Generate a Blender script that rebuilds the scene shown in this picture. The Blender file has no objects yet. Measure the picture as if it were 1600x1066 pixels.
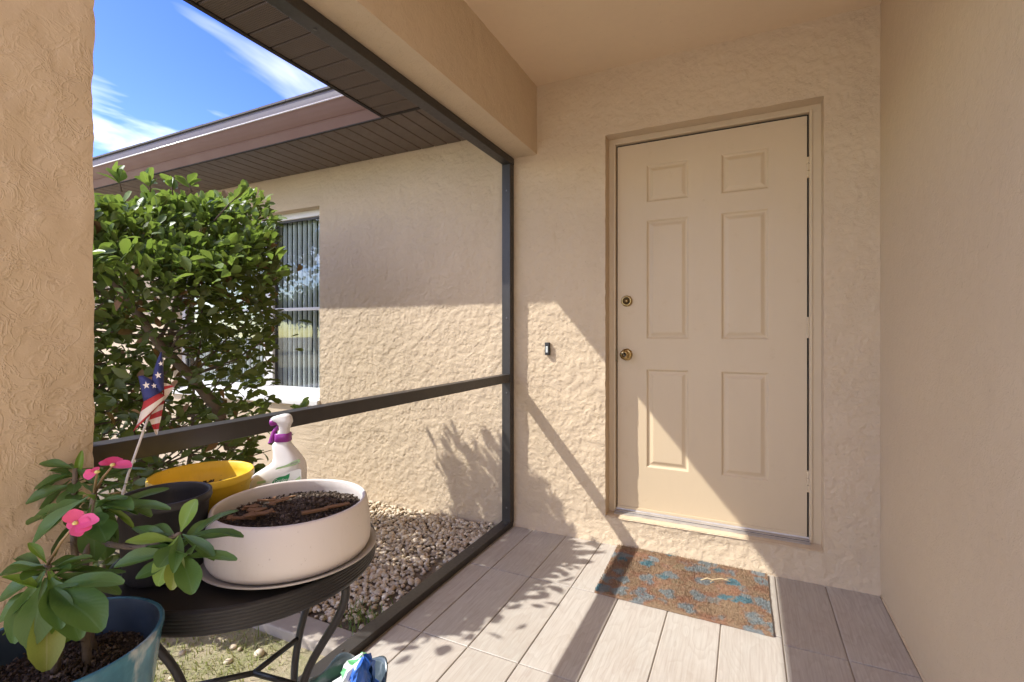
import bpy, bmesh, math, random
import numpy as np
from mathutils import Vector, Matrix, noise as mnoise

random.seed(7); rng = np.random.default_rng(11)
SC = bpy.context.scene
COL = SC.collection
R = math.radians

# ------------------------------------------------------------------ camera, sky, sun, exposure
CAM_H = 1.14
TH = R(25.7914); TS, TC = math.sin(TH), math.cos(TH); FPX = 757.26; YH = 521.07
cd = bpy.data.cameras.new('camera'); cam = bpy.data.objects.new('camera', cd); COL.objects.link(cam)
cam.location = (0, 0, CAM_H); cam.rotation_euler = (math.pi/2, 0, TH)
cd.sensor_width = 36; cd.lens = 36*FPX/1600; cd.shift_y = (YH-533)/1600
cd.clip_start = .02; cd.clip_end = 500
SC.camera = cam

SUN = Vector((.833, .478, -1.0)).normalized()          # the way the light travels
sun_el = math.asin(-SUN.z); sun_az = math.atan2(-SUN.x, -SUN.y)
W = bpy.data.worlds.new('World'); SC.world = W; W.use_nodes = True
def build_world():
    nt = W.node_tree; nt.nodes.clear(); N = nt.nodes.new; L = nt.links.new
    out = N('ShaderNodeOutputWorld'); bg = N('ShaderNodeBackground'); bg.inputs['Strength'].default_value = .15
    sky = N('ShaderNodeTexSky'); sky.sky_type = 'NISHITA'; sky.sun_disc = False
    sky.sun_elevation = sun_el; sky.sun_rotation = sun_az; sky.air_density = 1.0; sky.dust_density = .3; sky.ozone_density = 2.5
    tc = N('ShaderNodeTexCoord'); sep = N('ShaderNodeSeparateXYZ'); L(tc.outputs['Generated'], sep.inputs[0])
    mz = N('ShaderNodeMath'); mz.operation = 'MAXIMUM'; mz.inputs[1].default_value = .06; L(sep.outputs['Z'], mz.inputs[0])
    dv = N('ShaderNodeVectorMath'); dv.operation = 'DIVIDE'
    cb = N('ShaderNodeCombineXYZ'); L(mz.outputs[0], cb.inputs[0]); L(mz.outputs[0], cb.inputs[1]); cb.inputs[2].default_value = 1
    L(tc.outputs['Generated'], dv.inputs[0]); L(cb.outputs[0], dv.inputs[1])
    mp = N('ShaderNodeMapping'); mp.inputs['Scale'].default_value = (.9, .5, .0); mp.inputs['Location'].default_value = (2.15, .6, 0); mp.inputs['Rotation'].default_value = (0, 0, .5)
    L(dv.outputs[0], mp.inputs[0])
    n = N('ShaderNodeTexNoise'); n.inputs['Scale'].default_value = 1.0; n.inputs['Detail'].default_value = 6; n.inputs['Roughness'].default_value = .5; n.inputs['Distortion'].default_value = .35
    L(mp.outputs[0], n.inputs['Vector'])
    rp = N('ShaderNodeValToRGB'); rp.color_ramp.elements[0].position = .45; rp.color_ramp.elements[1].position = .92
    rp.color_ramp.elements[0].color = (0,0,0,1); rp.color_ramp.elements[1].color = (.9,.9,.9,1)
    L(n.outputs['Fac'], rp.inputs[0])
    mx = N('ShaderNodeMixRGB'); mx.inputs['Color2'].default_value = (17.0, 15.6, 13.8, 1)
    hs = N('ShaderNodeHueSaturation'); hs.inputs['Saturation'].default_value = 1.34; hs.inputs['Hue'].default_value = .531; hs.inputs['Value'].default_value = .68; L(sky.outputs[0], hs.inputs['Color'])
    L(rp.outputs[0], mx.inputs['Fac']); L(hs.outputs[0], mx.inputs['Color1'])
    L(mx.outputs[0], bg.inputs['Color']); L(bg.outputs[0], out.inputs['Surface'])
build_world()
sl = bpy.data.lights.new('sun', 'SUN'); sun = bpy.data.objects.new('sun', sl); COL.objects.link(sun)
sl.energy = 2.0; sl.angle = R(.53); sl.color = (1, .985, .94)
sun.rotation_euler = SUN.to_track_quat('-Z', 'Y').to_euler(); sun.location = (-6, -4, 9)
SC.view_settings.view_transform = 'Standard'; SC.view_settings.look = 'None'
SC.view_settings.exposure = 1.81; SC.view_settings.gamma = 1; SC.view_settings.use_curve_mapping = False
SC.cycles.max_bounces = 14; SC.cycles.diffuse_bounces = 8; SC.cycles.transparent_max_bounces = 12
SC.cycles.use_denoising = True
SC.cycles.sample_clamp_indirect = 6

# ------------------------------------------------------------------ helpers
def ray(px, py):
    a = (px-800)/FPX
    return Vector((a*TC-TS, a*TS+TC, (YH-py)/FPX))
def at(px, py, d): return ray(px, py)*d + Vector((0, 0, CAM_H))      # where things measured from the photo stand
LAT = Vector((TC, TS, 0)); DEP = Vector((-TS, TC, 0)); UP = Vector((0, 0, 1))

class MB:
    def __init__(s): s.v = []; s.f = []; s.m = []
    def box(s, x0, x1, y0, y1, z0, z1, m=0):
        b = len(s.v); s.v += [(x0,y0,z0),(x1,y0,z0),(x1,y1,z0),(x0,y1,z0),(x0,y0,z1),(x1,y0,z1),(x1,y1,z1),(x0,y1,z1)]
        for q in ((0,3,2,1),(4,5,6,7),(0,1,5,4),(1,2,6,5),(2,3,7,6),(3,0,4,7)): s.f.append(tuple(b+i for i in q)); s.m.append(m)
        return s
    def quad(s, *p, m=0):
        b = len(s.v); s.v += [tuple(q) for q in p]; s.f.append(tuple(range(b, b+len(p)))); s.m.append(m); return s
    def grid(s, pts, closed=False, m=0, mf=None):
        b = len(s.v); nu = len(pts); nv = len(pts[0])
        for r in pts: s.v += [tuple(p) for p in r]
        for i in range(nu-1):
            for j in range(nv if closed else nv-1):
                k = (j+1) % nv
                s.f.append((b+i*nv+j, b+i*nv+k, b+(i+1)*nv+k, b+(i+1)*nv+j)); s.m.append(mf(i, j) if mf else m)
        return s
    def lathe(s, prof, seg=48, c=(0,0,0), m=0, mod=None):
        rows = []
        for i, (r, z) in enumerate(prof):
            row = []
            for k in range(seg):
                a = 2*math.pi*k/seg; rr, zz = (r, z) if not mod else mod(i, a, r, z)
                row.append((c[0]+rr*math.cos(a), c[1]+rr*math.sin(a), c[2]+zz))
            rows.append(row)
        return s.grid(rows, True, m)
    def tube(s, pts, r, seg=8, m=0, cap=True):
        pts = [Vector(p) for p in pts]; n = len(pts); rs = r if hasattr(r, '__len__') else [r]*n
        rows = []; t0 = (pts[1]-pts[0]).normalized(); u = t0.orthogonal().normalized()
        for i, p in enumerate(pts):
            t = (pts[min(i+1, n-1)]-pts[max(i-1, 0)]).normalized()
            u = (u - t*u.dot(t)); u = u.normalized() if u.length > 1e-6 else t.orthogonal().normalized(); w = t.cross(u)
            rows.append([p + (u*math.cos(2*math.pi*k/seg)+w*math.sin(2*math.pi*k/seg))*rs[i] for k in range(seg)])
        b = len(s.v); s.grid(rows, True, m)
        if cap:
            s.f.append(tuple(b+k for k in range(seg-1, -1, -1))); s.m.append(m)
            s.f.append(tuple(b+(n-1)*seg+k for k in range(seg))); s.m.append(m)
        return s
    def build(s, name, mats, parent=None, smooth=False, bevel=0, bseg=2, kind=None, loc=None, fixn=False):
        me = bpy.data.meshes.new(name); me.from_pydata([tuple(p) for p in s.v], [], s.f)
        for mt in (mats if isinstance(mats, (list, tuple)) else [mats]): me.materials.append(mt)
        me.polygons.foreach_set('material_index', s.m)
        if fixn:
            bm = bmesh.new(); bm.from_mesh(me); bmesh.ops.recalc_face_normals(bm, faces=bm.faces); bm.to_mesh(me); bm.free()
        if smooth: me.polygons.foreach_set('use_smooth', [True]*len(me.polygons))
        me.update()
        return link(name, me, parent, bevel, bseg, kind, loc)
def link(name, me, parent=None, bevel=0, bseg=2, kind=None, loc=None):
    o = bpy.data.objects.new(name, me); COL.objects.link(o)
    if parent is not None:
        o.parent = parent
        o.matrix_parent_inverse = WORLD_OF(parent).inverted()
    if loc: o.location = loc
    if kind: o['kind'] = kind
    if bevel:
        md = o.modifiers.new('bevel', 'BEVEL'); md.width = bevel; md.segments = bseg; md.limit_method = 'ANGLE'; md.angle_limit = R(35)
        for p in me.polygons: p.use_smooth = True
        w = o.modifiers.new('wn', 'WEIGHTED_NORMAL'); w.keep_sharp = False
    return o
def WORLD_OF(o):
    m = Matrix.LocRotScale(o.location, o.rotation_euler, o.scale)
    return (WORLD_OF(o.parent) @ o.matrix_parent_inverse @ m) if o.parent else m
def empty(name, loc=(0,0,0), label=None, cat=None, group=None):
    o = bpy.data.objects.new(name, None); COL.objects.link(o); o.location = loc; o.empty_display_size = .05
    tag(o, label, cat, group); return o
def tag(o, label=None, cat=None, group=None, kind=None):
    if label: o['label'] = label
    if cat: o['category'] = cat
    if group: o['group'] = group
    if kind: o['kind'] = kind
    return o
def np_mesh(name, V, F, mats, mi=None, smooth=False):
    me = bpy.data.meshes.new(name); nv = len(V); nf, k = F.shape
    me.vertices.add(nv); me.vertices.foreach_set('co', np.asarray(V, np.float32).ravel())
    me.loops.add(nf*k); me.loops.foreach_set('vertex_index', F.astype(np.int32).ravel())
    me.polygons.add(nf); me.polygons.foreach_set('loop_start', np.arange(0, nf*k, k, dtype=np.int32))
    try: me.polygons.foreach_set('loop_total', np.full(nf, k, np.int32))
    except Exception: pass
    for m in mats: me.materials.append(m)
    if mi is not None: me.polygons.foreach_set('material_index', np.asarray(mi, np.int32))
    if smooth: me.polygons.foreach_set('use_smooth', np.ones(nf, bool))
    me.update(calc_edges=True); me.validate(); return me

# ------------------------------------------------------------------ materials
class Mat:
    def __init__(s, name):
        s.m = bpy.data.materials.new(name); s.m.use_nodes = True; s.nt = s.m.node_tree
        s.b = s.nt.nodes['Principled BSDF']; s.out = s.nt.nodes['Material Output']
        s.tc = s.nt.nodes.new('ShaderNodeTexCoord')
    def N(s, t, **k):
        n = s.nt.nodes.new(t)
        for a, v in k.items():
            if a.startswith('_'): setattr(n, a[1:], v)
            else: n.inputs[a.replace('__', ' ')].default_value = v
        return n
    def L(s, a, b): s.nt.links.new(a, b)
    def noise(s, scale, detail=4, dist=0, rough=.5, vec=None, coord='Object', stretch=None):
        n = s.N('ShaderNodeTexNoise', Scale=scale, Detail=detail, Distortion=dist, Roughness=rough)
        v = vec or s.tc.outputs[coord]
        if stretch:
            mp = s.N('ShaderNodeMapping', Scale=stretch); s.L(v, mp.inputs[0]); v = mp.outputs[0]
        s.L(v, n.inputs['Vector']); return n.outputs['Fac']
    def ramp(s, fac, *stops, interp='LINEAR'):
        r = s.N('ShaderNodeValToRGB'); cr = r.color_ramp; cr.interpolation = interp
        while len(cr.elements) < len(stops): cr.elements.new(.5)
        for e, (p, c) in zip(cr.elements, stops):
            e.position = p; e.color = (c, c, c, 1) if not hasattr(c, '__len__') else (*c[:3], 1)
        s.L(fac, r.inputs[0]); return r.outputs[0]
    def mix(s, fac, a, b, mode='MIX'):
        n = s.N('ShaderNodeMixRGB'); n.blend_type = mode
        for v, i in ((fac, 'Fac'), (a, 'Color1'), (b, 'Color2')):
            if hasattr(v, 'links'): s.L(v, n.inputs[i])
            else: n.inputs[i].default_value = v if i == 'Fac' else ((*v[:3], 1) if hasattr(v, '__len__') else (v, v, v, 1))
        return n.outputs[0]
    def math(s, op, a, b=0.0):
        n = s.N('ShaderNodeMath'); n.operation = op
        for v, i in ((a, 0), (b, 1)):
            if hasattr(v, 'links'): s.L(v, n.inputs[i])
            else: n.inputs[i].default_value = v
        return n.outputs[0]
    def bump(s, h, strength=.5, dist=.01, prev=None):
        n = s.N('ShaderNodeBump', Strength=strength, Distance=dist); s.L(h, n.inputs['Height'])
        if prev: s.L(prev, n.inputs['Normal'])
        s.L(n.outputs[0], s.b.inputs['Normal']); return n.outputs[0]
    def color(s, c):
        if hasattr(c, 'links'): s.L(c, s.b.inputs['Base Color'])
        else: s.b.inputs['Base Color'].default_value = (*c[:3], 1)
        return s
    def set(s, **k):
        for a, v in k.items(): s.b.inputs[a.replace('__', ' ')].default_value = v
        return s
    def rough(s, v):
        if hasattr(v, 'links'): s.L(v, s.b.inputs['Roughness'])
        else: s.b.inputs['Roughness'].default_value = v
        return s

def simple(name, c, rough=.5, metal=0, var=.12, scale=25, bump=0, spec=None):
    m = Mat(name); f = m.noise(scale, 5)
    m.color(m.mix(f, tuple(x*(1-var) for x in c), tuple(min(1, x*(1+var)) for x in c)))
    m.rough(m.ramp(m.noise(scale*2.3, 4), (.3, max(0, rough-.07)), (.7, min(1, rough+.08)))); m.set(Metallic=metal)
    if spec is not None: m.b.inputs['Specular IOR Level'].default_value = spec
    if bump: m.bump(m.noise(scale*6, 4), bump, .002)
    return m.m

WALLC = (.59, .468, .322)
def stucco(name, c, rough_amt=1.0, sc=1.0, pits=.0):
    m = Mat(name)
    warp = m.noise(7*sc, 2)
    big = m.noise(27*sc, 5, dist=.5, rough=.6)
    plat = m.ramp(big, (.435, 0), (.54, 1), interp='EASE')
    rid = m.math('ABSOLUTE', m.math('SUBTRACT', m.noise(36*sc, 3, dist=.8, rough=.6), .5))
    rid = m.ramp(rid, (.0, 1), (.05, 0), interp='EASE')
    mask = m.ramp(m.noise(5*sc, 2), (.42, .0), (.6, 1))
    fine = m.noise(78, 5, rough=.7)
    h = m.math('ADD', m.math('MULTIPLY', plat, .42), m.math('MULTIPLY', m.math('MULTIPLY', rid, mask), .5))
    h = m.math('ADD', h, m.math('MULTIPLY', fine, .42))
    h = m.math('ADD', h, m.math('MULTIPLY', warp, .35))
    if pits:
        p = m.ramp(m.noise(38, 3, dist=1.5), (.66, 0), (.74, 1)); h = m.math('SUBTRACT', h, m.math('MULTIPLY', p, pits))
    m.bump(h, .5*rough_amt, .0045)
    v = m.noise(2.2, 5, rough=.6); v2 = m.noise(30, 3)
    col = m.mix(v, tuple(x*.95 for x in c), tuple(x*1.04 for x in c))
    col = m.mix(m.ramp(v2, (.35, 0), (.75, .16)), col, tuple(x*.86 for x in c))
    st = m.ramp(m.noise(1.1, 6, dist=.8, rough=.65, stretch=(1, 1, .45)), (.52, 0), (.72, .08)); col = m.mix(st, col, tuple(x*y for x, y in zip(c, (.80, .76, .70))))
    sp = m.ramp(m.noise(75, 2), (.70, 0), (.76, .35)); col = m.mix(sp, col, tuple(x*.62 for x in c))
    m.color(col); m.rough(.82); m.b.inputs['Specular IOR Level'].default_value = .25
    return m.m
M = {}
M['stucco'] = stucco('stucco', WALLC)
M['stucco_col'] = stucco('stucco_column', WALLC, .95, .75, .2)
M['stucco_smooth'] = stucco('stucco_smooth', WALLC, .62, .9, .5)
M['ceiling'] = stucco('ceiling_paint', (.73, .58, .40), .09, 1.4)
M['trim'] = simple('door_trim_paint', (.58, .46, .30), .5, var=.05, scale=12, bump=.15)
def door_mat():
    m = Mat('door_paint'); c = (.585, .46, .30)
    f = m.noise(3, 6, dist=.4, rough=.7, stretch=(1, 1, .3)); g = m.noise(14, 5, rough=.7); b = m.noise(160, 3, stretch=(1, 1, .06))
    col = m.mix(m.ramp(f, (.45, 0), (.75, .35)), c, tuple(x*.86 for x in c)); col = m.mix(m.ramp(g, (.62, 0), (.8, .3)), col, tuple(x*y for x, y in zip(c, (.72, .66, .6))))
    m.color(col); m.rough(m.ramp(g, (.3, .38), (.7, .54))); m.bump(m.math('ADD', b, m.math('MULTIPLY', g, .6)), .10, .0015); return m.m
M['door'] = door_mat()
M['seal'] = simple('door_gap_rubber', (.015, .013, .012), .8)
M['alu'] = simple('threshold_aluminium', (.50, .46, .42), .45, .6, var=.25, scale=18, bump=.2)
M['brass'] = simple('aged_brass', (.42, .30, .13), .28, 1, var=.25, scale=60)
M['brass_dark'] = simple('dark_brass', (.12, .085, .045), .35, 1, var=.3, scale=80)
M['bronze'] = simple('bronze_aluminium', (.045, .04, .036), .42, .2, var=.15, scale=30, bump=.05)
M['screw'] = simple('screw_steel', (.16, .155, .15), .4, 1)
M['black_plastic'] = simple('black_plastic', (.022, .021, .021), .5, var=.3, scale=20, bump=.1)
M['pot_black'] = None
M['button'] = simple('doorbell_button', (.55, .58, .55), .25)

def soffit_mat(name, c, axis):
    m = Mat(name)
    mp = m.N('ShaderNodeMapping', Scale=(1, 1, 1)); m.L(m.tc.outputs['Object'], mp.inputs[0])
    vo = m.N('ShaderNodeTexVoronoi', Scale=110.0, Randomness=0.0); m.L(mp.outputs[0], vo.inputs['Vector'])
    d = m.ramp(vo.outputs['Distance'], (.28, 0), (.36, 1))
    f = m.noise(9, 4)
    col = m.mix(f, tuple(x*.85 for x in c), tuple(x*1.15 for x in c)); col = m.mix(d, tuple(x*.45 for x in c), col)
    m.color(col); m.rough(.62); m.bump(d, .4, .001); return m.m
M['soffit'] = soffit_mat('soffit_vinyl', (.115, .082, .062), 0)
M['soffit_plain'] = simple('soffit_vinyl_plain', (.125, .092, .072), .6, var=.14, scale=9)
M['soffit_dark'] = simple('soffit_groove', (.02, .015, .012), .8)
M['gutter'] = simple('gutter_paint', (.145, .07, .043), .55, var=.02, scale=3)
M['gutter_top'] = simple('drip_edge_paint', (.105, .085, .088), .5, var=.05, scale=6)
M['lip_glint'] = simple('gutter_lip_glint', (.75, .73, .70), .3, .3)
M['fascia'] = simple('fascia_paint', (.17, .09, .072), .45)
def roof_mat():
    m = Mat('asphalt_shingle'); f = m.noise(160, 3)
    m.color(m.mix(f, (.05, .045, .045), (.13, .115, .105))); m.rough(.9); m.bump(f, .6, .003); return m.m
M['roof'] = roof_mat()

def tile_mat():
    m = Mat('wood_look_tile')
    oi = m.N('ShaderNodeObjectInfo'); off = m.N('ShaderNodeVectorMath'); off.operation = 'SCALE'; off.inputs['Scale'].default_value = 37.0
    cb = m.N('ShaderNodeCombineXYZ'); [m.L(oi.outputs['Random'], cb.inputs[i]) for i in range(3)]; m.L(cb.outputs[0], off.inputs[0])
    ad = m.N('ShaderNodeVectorMath'); m.L(m.tc.outputs['Object'], ad.inputs[0]); m.L(off.outputs[0], ad.inputs[1])
    v = ad.outputs[0]
    warp = m.noise(5, 3, vec=v, stretch=(1.2, .35, 1))
    rings = m.math('FRACT', m.math('MULTIPLY', warp, 16))
    rings = m.ramp(rings, (0, 0), (.12, .75), (.5, .3), (1, 0))
    fib = m.noise(150, 5, vec=v, stretch=(1, .035, 1), rough=.65)
    blot = m.noise(7, 4, vec=v, stretch=(1, .4, 1))
    base = m.mix(oi.outputs['Random'], (.43, .40, .345), (.49, .46, .405))
    col = m.mix(m.ramp(blot, (.3, 0), (.75, .5)), base, (.46, .39, .33))
    col = m.mix(m.math('MULTIPLY', rings, .45), col, (.33, .27, .22))
    col = m.mix(m.ramp(fib, (.40, 0), (.70, .55)), col, (.32, .265, .22))
    gr = m.ramp(m.noise(3.5, 6, rough=.75), (.5, 0), (.72, .35)); col = m.mix(gr, col, (.33, .27, .21)); spk = m.ramp(m.noise(190, 2), (.71, 0), (.76, .6)); col = m.mix(spk, col, (.16, .12, .09))
    m.color(col); m.rough(m.ramp(fib, (.3, .42), (.7, .58)))
    h = m.math('ADD', m.math('MULTIPLY', fib, .6), m.math('MULTIPLY', rings, -.4)); m.bump(h, .22, .0012)
    return m.m
M['tile'] = tile_mat()
M['grout'] = simple('grout', (.32, .27, .215), .9, var=.3, scale=14, bump=.3)

def dirt_mat():
    m = Mat('garden_dirt'); f = m.noise(9, 6, rough=.7); g = m.noise(90, 4)
    col = m.mix(f, (.09, .062, .04), (.24, .19, .13)); col = m.mix(m.ramp(g, (.5, 0), (.75, .5)), col, (.32, .26, .18))
    m.color(col); m.rough(.95); m.bump(m.math('ADD', f, m.math('MULTIPLY', g, .4)), .9, .015); return m.m
M['dirt'] = dirt_mat()
def lawn_mat():
    m = Mat('thin_lawn'); f = m.noise(5, 6, rough=.75); g = m.noise(70, 5, rough=.7)
    col = m.mix(m.ramp(f, (.38, 0), (.62, 1)), (.42, .34, .225), (.22, .22, .09)); col = m.mix(m.ramp(g, (.4, 0), (.7, .6)), col, (.35, .29, .19))
    m.color(col); m.rough(.95); m.bump(g, .9, .012); return m.m
M['lawn'] = lawn_mat()
M['concrete'] = simple('weathered_concrete', (.33, .285, .235), .9, var=.22, scale=16, bump=.5)
M['bounce'] = simple('bounce_concrete', (.58, .54, .49), .9, var=.12, scale=3, bump=.3)

def island_mat(name, stops, rough=.6, bumpsc=0, spec=.3, transl=0):
    m = Mat(name); g = m.N('ShaderNodeNewGeometry')
    c = m.ramp(g.outputs['Random Per Island'], *stops)
    n = m.noise(60, 3); c = m.mix(m.ramp(n, (.3, 0), (.8, .35)), c, m.mix(.5, c, (.1, .08, .05)))
    m.color(c); m.rough(rough); m.b.inputs['Specular IOR Level'].default_value = spec
    if bumpsc: m.bump(m.noise(bumpsc, 4), .4, .003)
    return m
M['pebble'] = island_mat('river_pebble', [(0, (.48, .385, .26)), (.25, (.66, .56, .41)), (.5, (.38, .295, .195)), (.7, (.76, .67, .52)), (.85, (.52, .375, .23)), (1, (.70, .60, .45))], .65, 120).m

def leaf_mat(name, a, b, transl=.35, rough=.4, vein=None, obj_random=False):
    m = Mat(name)
    if obj_random: r = m.N('ShaderNodeObjectInfo').outputs['Random']
    else: r = m.N('ShaderNodeNewGeometry').outputs['Random Per Island']
    c = m.mix(r, a, b); c = m.mix(m.ramp(m.noise(40, 4), (.4, 0), (.8, .35)), c, tuple(x*.7 for x in a))
    if vein:
        uv = m.N('ShaderNodeUVMap'); sp = m.N('ShaderNodeSeparateXYZ'); m.L(uv.outputs[0], sp.inputs[0])
        d = m.math('ABSOLUTE', m.math('SUBTRACT', sp.outputs[0], .5))
        c = m.mix(m.ramp(d, (.012, .75), (.04, 0)), c, vein)
        wv = m.math('SINE', m.math('MULTIPLY', m.math('ADD', m.math('MULTIPLY', sp.outputs[1], 1.0), m.math('MULTIPLY', d, -.6)), 95))
        m.bump(wv, .05, .0012)
    m.color(c); m.rough(rough); m.b.inputs['Specular IOR Level'].default_value = .45
    tr = m.N('ShaderNodeBsdfTranslucent'); tm = m.mix(.35, c, (.35, .5, .04)); m.L(tm, tr.inputs['Color'])
    mx = m.N('ShaderNodeMixShader'); mx.inputs[0].default_value = transl
    m.L(m.b.outputs[0], mx.inputs[1]); m.L(tr.outputs[0], mx.inputs[2]); m.L(mx.outputs[0], m.out.inputs['Surface'])
    return m.m
M['leaf'] = leaf_mat('shrub_leaf', (.052, .078, .018), (.125, .15, .034), .3, .48)
M['leaf_obj'] = leaf_mat('shrub_leaf_single', (.055, .088, .02), (.115, .15, .036), .3, .44, (.14, .18, .06), True)
M['leaf_new_lit'] = leaf_mat('shrub_new_lit_leaf', (.12, .19, .04), (.21, .28, .065), .4, .4, (.26, .34, .12), True)  # green of new growth, lightened too for backlight on the shrub top
M['leaf_dry'] = leaf_mat('shrub_dry_leaf', (.17, .08, .035), (.24, .13, .06), .2, .7)
M['bark'] = simple('shrub_bark', (.13, .095, .065), .9, var=.4, scale=30, bump=.6)
M['thorn_leaf'] = leaf_mat('thorn_plant_leaf', (.07, .15, .036), (.10, .195, .05), .2, .38, (.11, .21, .08), True)
M['thorn_leaf_young'] = leaf_mat('thorn_plant_young_leaf', (.14, .27, .035), (.22, .33, .05), .3, .42, (.22, .33, .1), True)
M['thorn_leaf_yellow'] = leaf_mat('thorn_plant_yellow_leaf', (.25, .30, .06), (.3, .33, .08), .3, .45, (.33, .36, .14), True)
M['thorn_stem'] = simple('thorn_plant_stem', (.15, .115, .08), .85, var=.4, scale=60, bump=.7)
M['stalk'] = simple('flower_stalk', (.30, .20, .10), .6)
M['bract'] = leaf_mat('pink_bract', (.82, .075, .26), (.88, .11, .32), .3, .5, None, True)
M['flower_eye'] = simple('flower_eye', (.65, .55, .18), .6)
M['grass'] = leaf_mat('grass_blade', (.17, .21, .045), (.46, .41, .19), .35, .6)
M['weed'] = leaf_mat('weed_blade', (.09, .17, .03), (.2, .27, .06), .3, .5)

def glaze(name, a, b, c, rough=.22):
    m = Mat(name)
    f = m.noise(14, 5, dist=.6, stretch=(1, 1, .22)); g = m.noise(60, 4)
    col = m.mix(m.ramp(f, (.35, 0), (.62, 1)), a, b); col = m.mix(m.ramp(f, (.60, 0), (.68, .9)), col, c)
    col = m.mix(m.ramp(g, (.45, 0), (.75, .5)), col, a)
    m.color(col); m.rough(rough); m.bump(g, .12, .002); return m.m
M['blue_glaze'] = glaze('blue_glaze', (.025, .10, .155), (.08, .23, .31), (.56, .59, .58), .25)
M['blue_inside'] = simple('dark_navy_inside', (.025, .045, .075), .5, var=.2, scale=30)
M['slate_glaze'] = glaze('slate_glaze', (.03, .045, .055), (.10, .13, .155), (.34, .37, .39), .18)
M['white_pot'] = simple('white_ceramic', (.68, .63, .585), .45, var=.05, scale=5, bump=.06)
def worn(name, c, rough, dirt, amt, sc=9, streak=.25):
    m = Mat(name); f = m.noise(sc, 6, rough=.72, stretch=(1, 1, streak)); g = m.noise(140, 3)
    col = m.mix(m.ramp(f, (.5, 0), (.75, amt)), c, dirt); col = m.mix(m.ramp(g, (.68, 0), (.75, amt*1.4)), col, tuple(x*.6 for x in dirt))
    m.color(col); m.rough(m.ramp(f, (.3, rough-.08), (.7, rough+.15))); m.bump(g, .08, .001); return m.m
M['pot_black'] = worn('nursery_pot_plastic', (.026, .025, .027), .5, (.12, .10, .08), .35, 12)
M['white_pot'] = worn('white_ceramic_worn', (.68, .63, .585), .42, (.42, .34, .27), .3)
M['saucer'] = simple('saucer_plastic', (.44, .41, .37), .5, var=.12, scale=12)
M['yellow'] = worn('yellow_plastic_worn', (.80, .53, .035), .42, (.45, .30, .08), .35)
def soil_mat():
    m = Mat('potting_soil'); f = m.noise(55, 6, rough=.75); g = m.noise(260, 3)
    col = m.mix(f, (.016, .011, .008), (.085, .06, .045)); col = m.mix(m.ramp(g, (.62, 0), (.72, .7)), col, (.26, .2, .14))
    m.color(col); m.rough(.95); m.bump(m.math('ADD', f, m.math('MULTIPLY', g, .5)), 1, .008); return m.m
M['soil'] = soil_mat()
M['crumb'] = island_mat('soil_crumb', [(0, (.035, .024, .017)), (.6, (.085, .06, .044)), (.9, (.14, .105, .08)), (1, (.26, .21, .165))], .95, 200).m
M['bark_chip'] = island_mat('bark_chip', [(0, (.13, .06, .025)), (.5, (.24, .125, .055)), (1, (.07, .038, .02))], .8, 90).m
M['bottle'] = simple('bottle_plastic', (.74, .72, .70), .3, var=.02, scale=5)
M['amber'] = simple('amber_liquid_strip', (.62, .42, .20), .25, var=.05)
M['purple'] = simple('purple_plastic', (.27, .03, .26), .35, var=.06)
M['label_green'] = simple('label_green', (.03, .26, .09), .4, var=.05)
M['label_pale'] = simple('label_pale_green', (.40, .58, .30), .4, var=.15, scale=50)
M['label_white'] = simple('label_white', (.78, .80, .76), .4, var=.02)
M['label_text'] = simple('label_small_print', (.30, .34, .26), .5, var=.3, scale=200)
M['flag_red'] = simple('flag_red', (.42, .035, .04), .8, var=.08, scale=40)
M['flag_white'] = simple('flag_white', (.74, .66, .58), .8, var=.05, scale=40)
M['flag_blue'] = simple('flag_blue', (.035, .045, .17), .8, var=.1, scale=40)
M['stick'] = simple('flag_stick', (.66, .62, .58), .5)
M['bag_white'] = simple('bag_white', (.70, .74, .72), .35); M['bag_green'] = simple('bag_green', (.13, .42, .17), .35); M['bag_blue'] = simple('bag_blue', (.035, .14, .55), .35)
M['win_white'] = simple('window_vinyl', (.72, .70, .66), .45, var=.04)
M['blind'] = simple('blind_vinyl', (.80, .80, .77), .6, var=.08)
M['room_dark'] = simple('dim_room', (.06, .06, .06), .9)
M['twig'] = simple('dry_twig', (.55, .43, .25), .8)

def glass_mat():
    m = Mat('window_glass'); t = m.N('ShaderNodeBsdfTransparent', Color=(.88, .91, .90, 1)); g = m.N('ShaderNodeBsdfGlossy', Roughness=.0, Color=(.95, .97, 1, 1))
    lw = m.N('ShaderNodeLayerWeight', Blend=.5); fr = m.math('ADD', m.math('MULTIPLY', m.math('POWER', lw.outputs['Facing'], 3.0), .7), .05); mx = m.N('ShaderNodeMixShader')
    m.L(fr, mx.inputs[0]); m.L(t.outputs[0], mx.inputs[1]); m.L(g.outputs[0], mx.inputs[2]); m.L(mx.outputs[0], m.out.inputs['Surface']); return m.m
M['glass'] = glass_mat()

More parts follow.
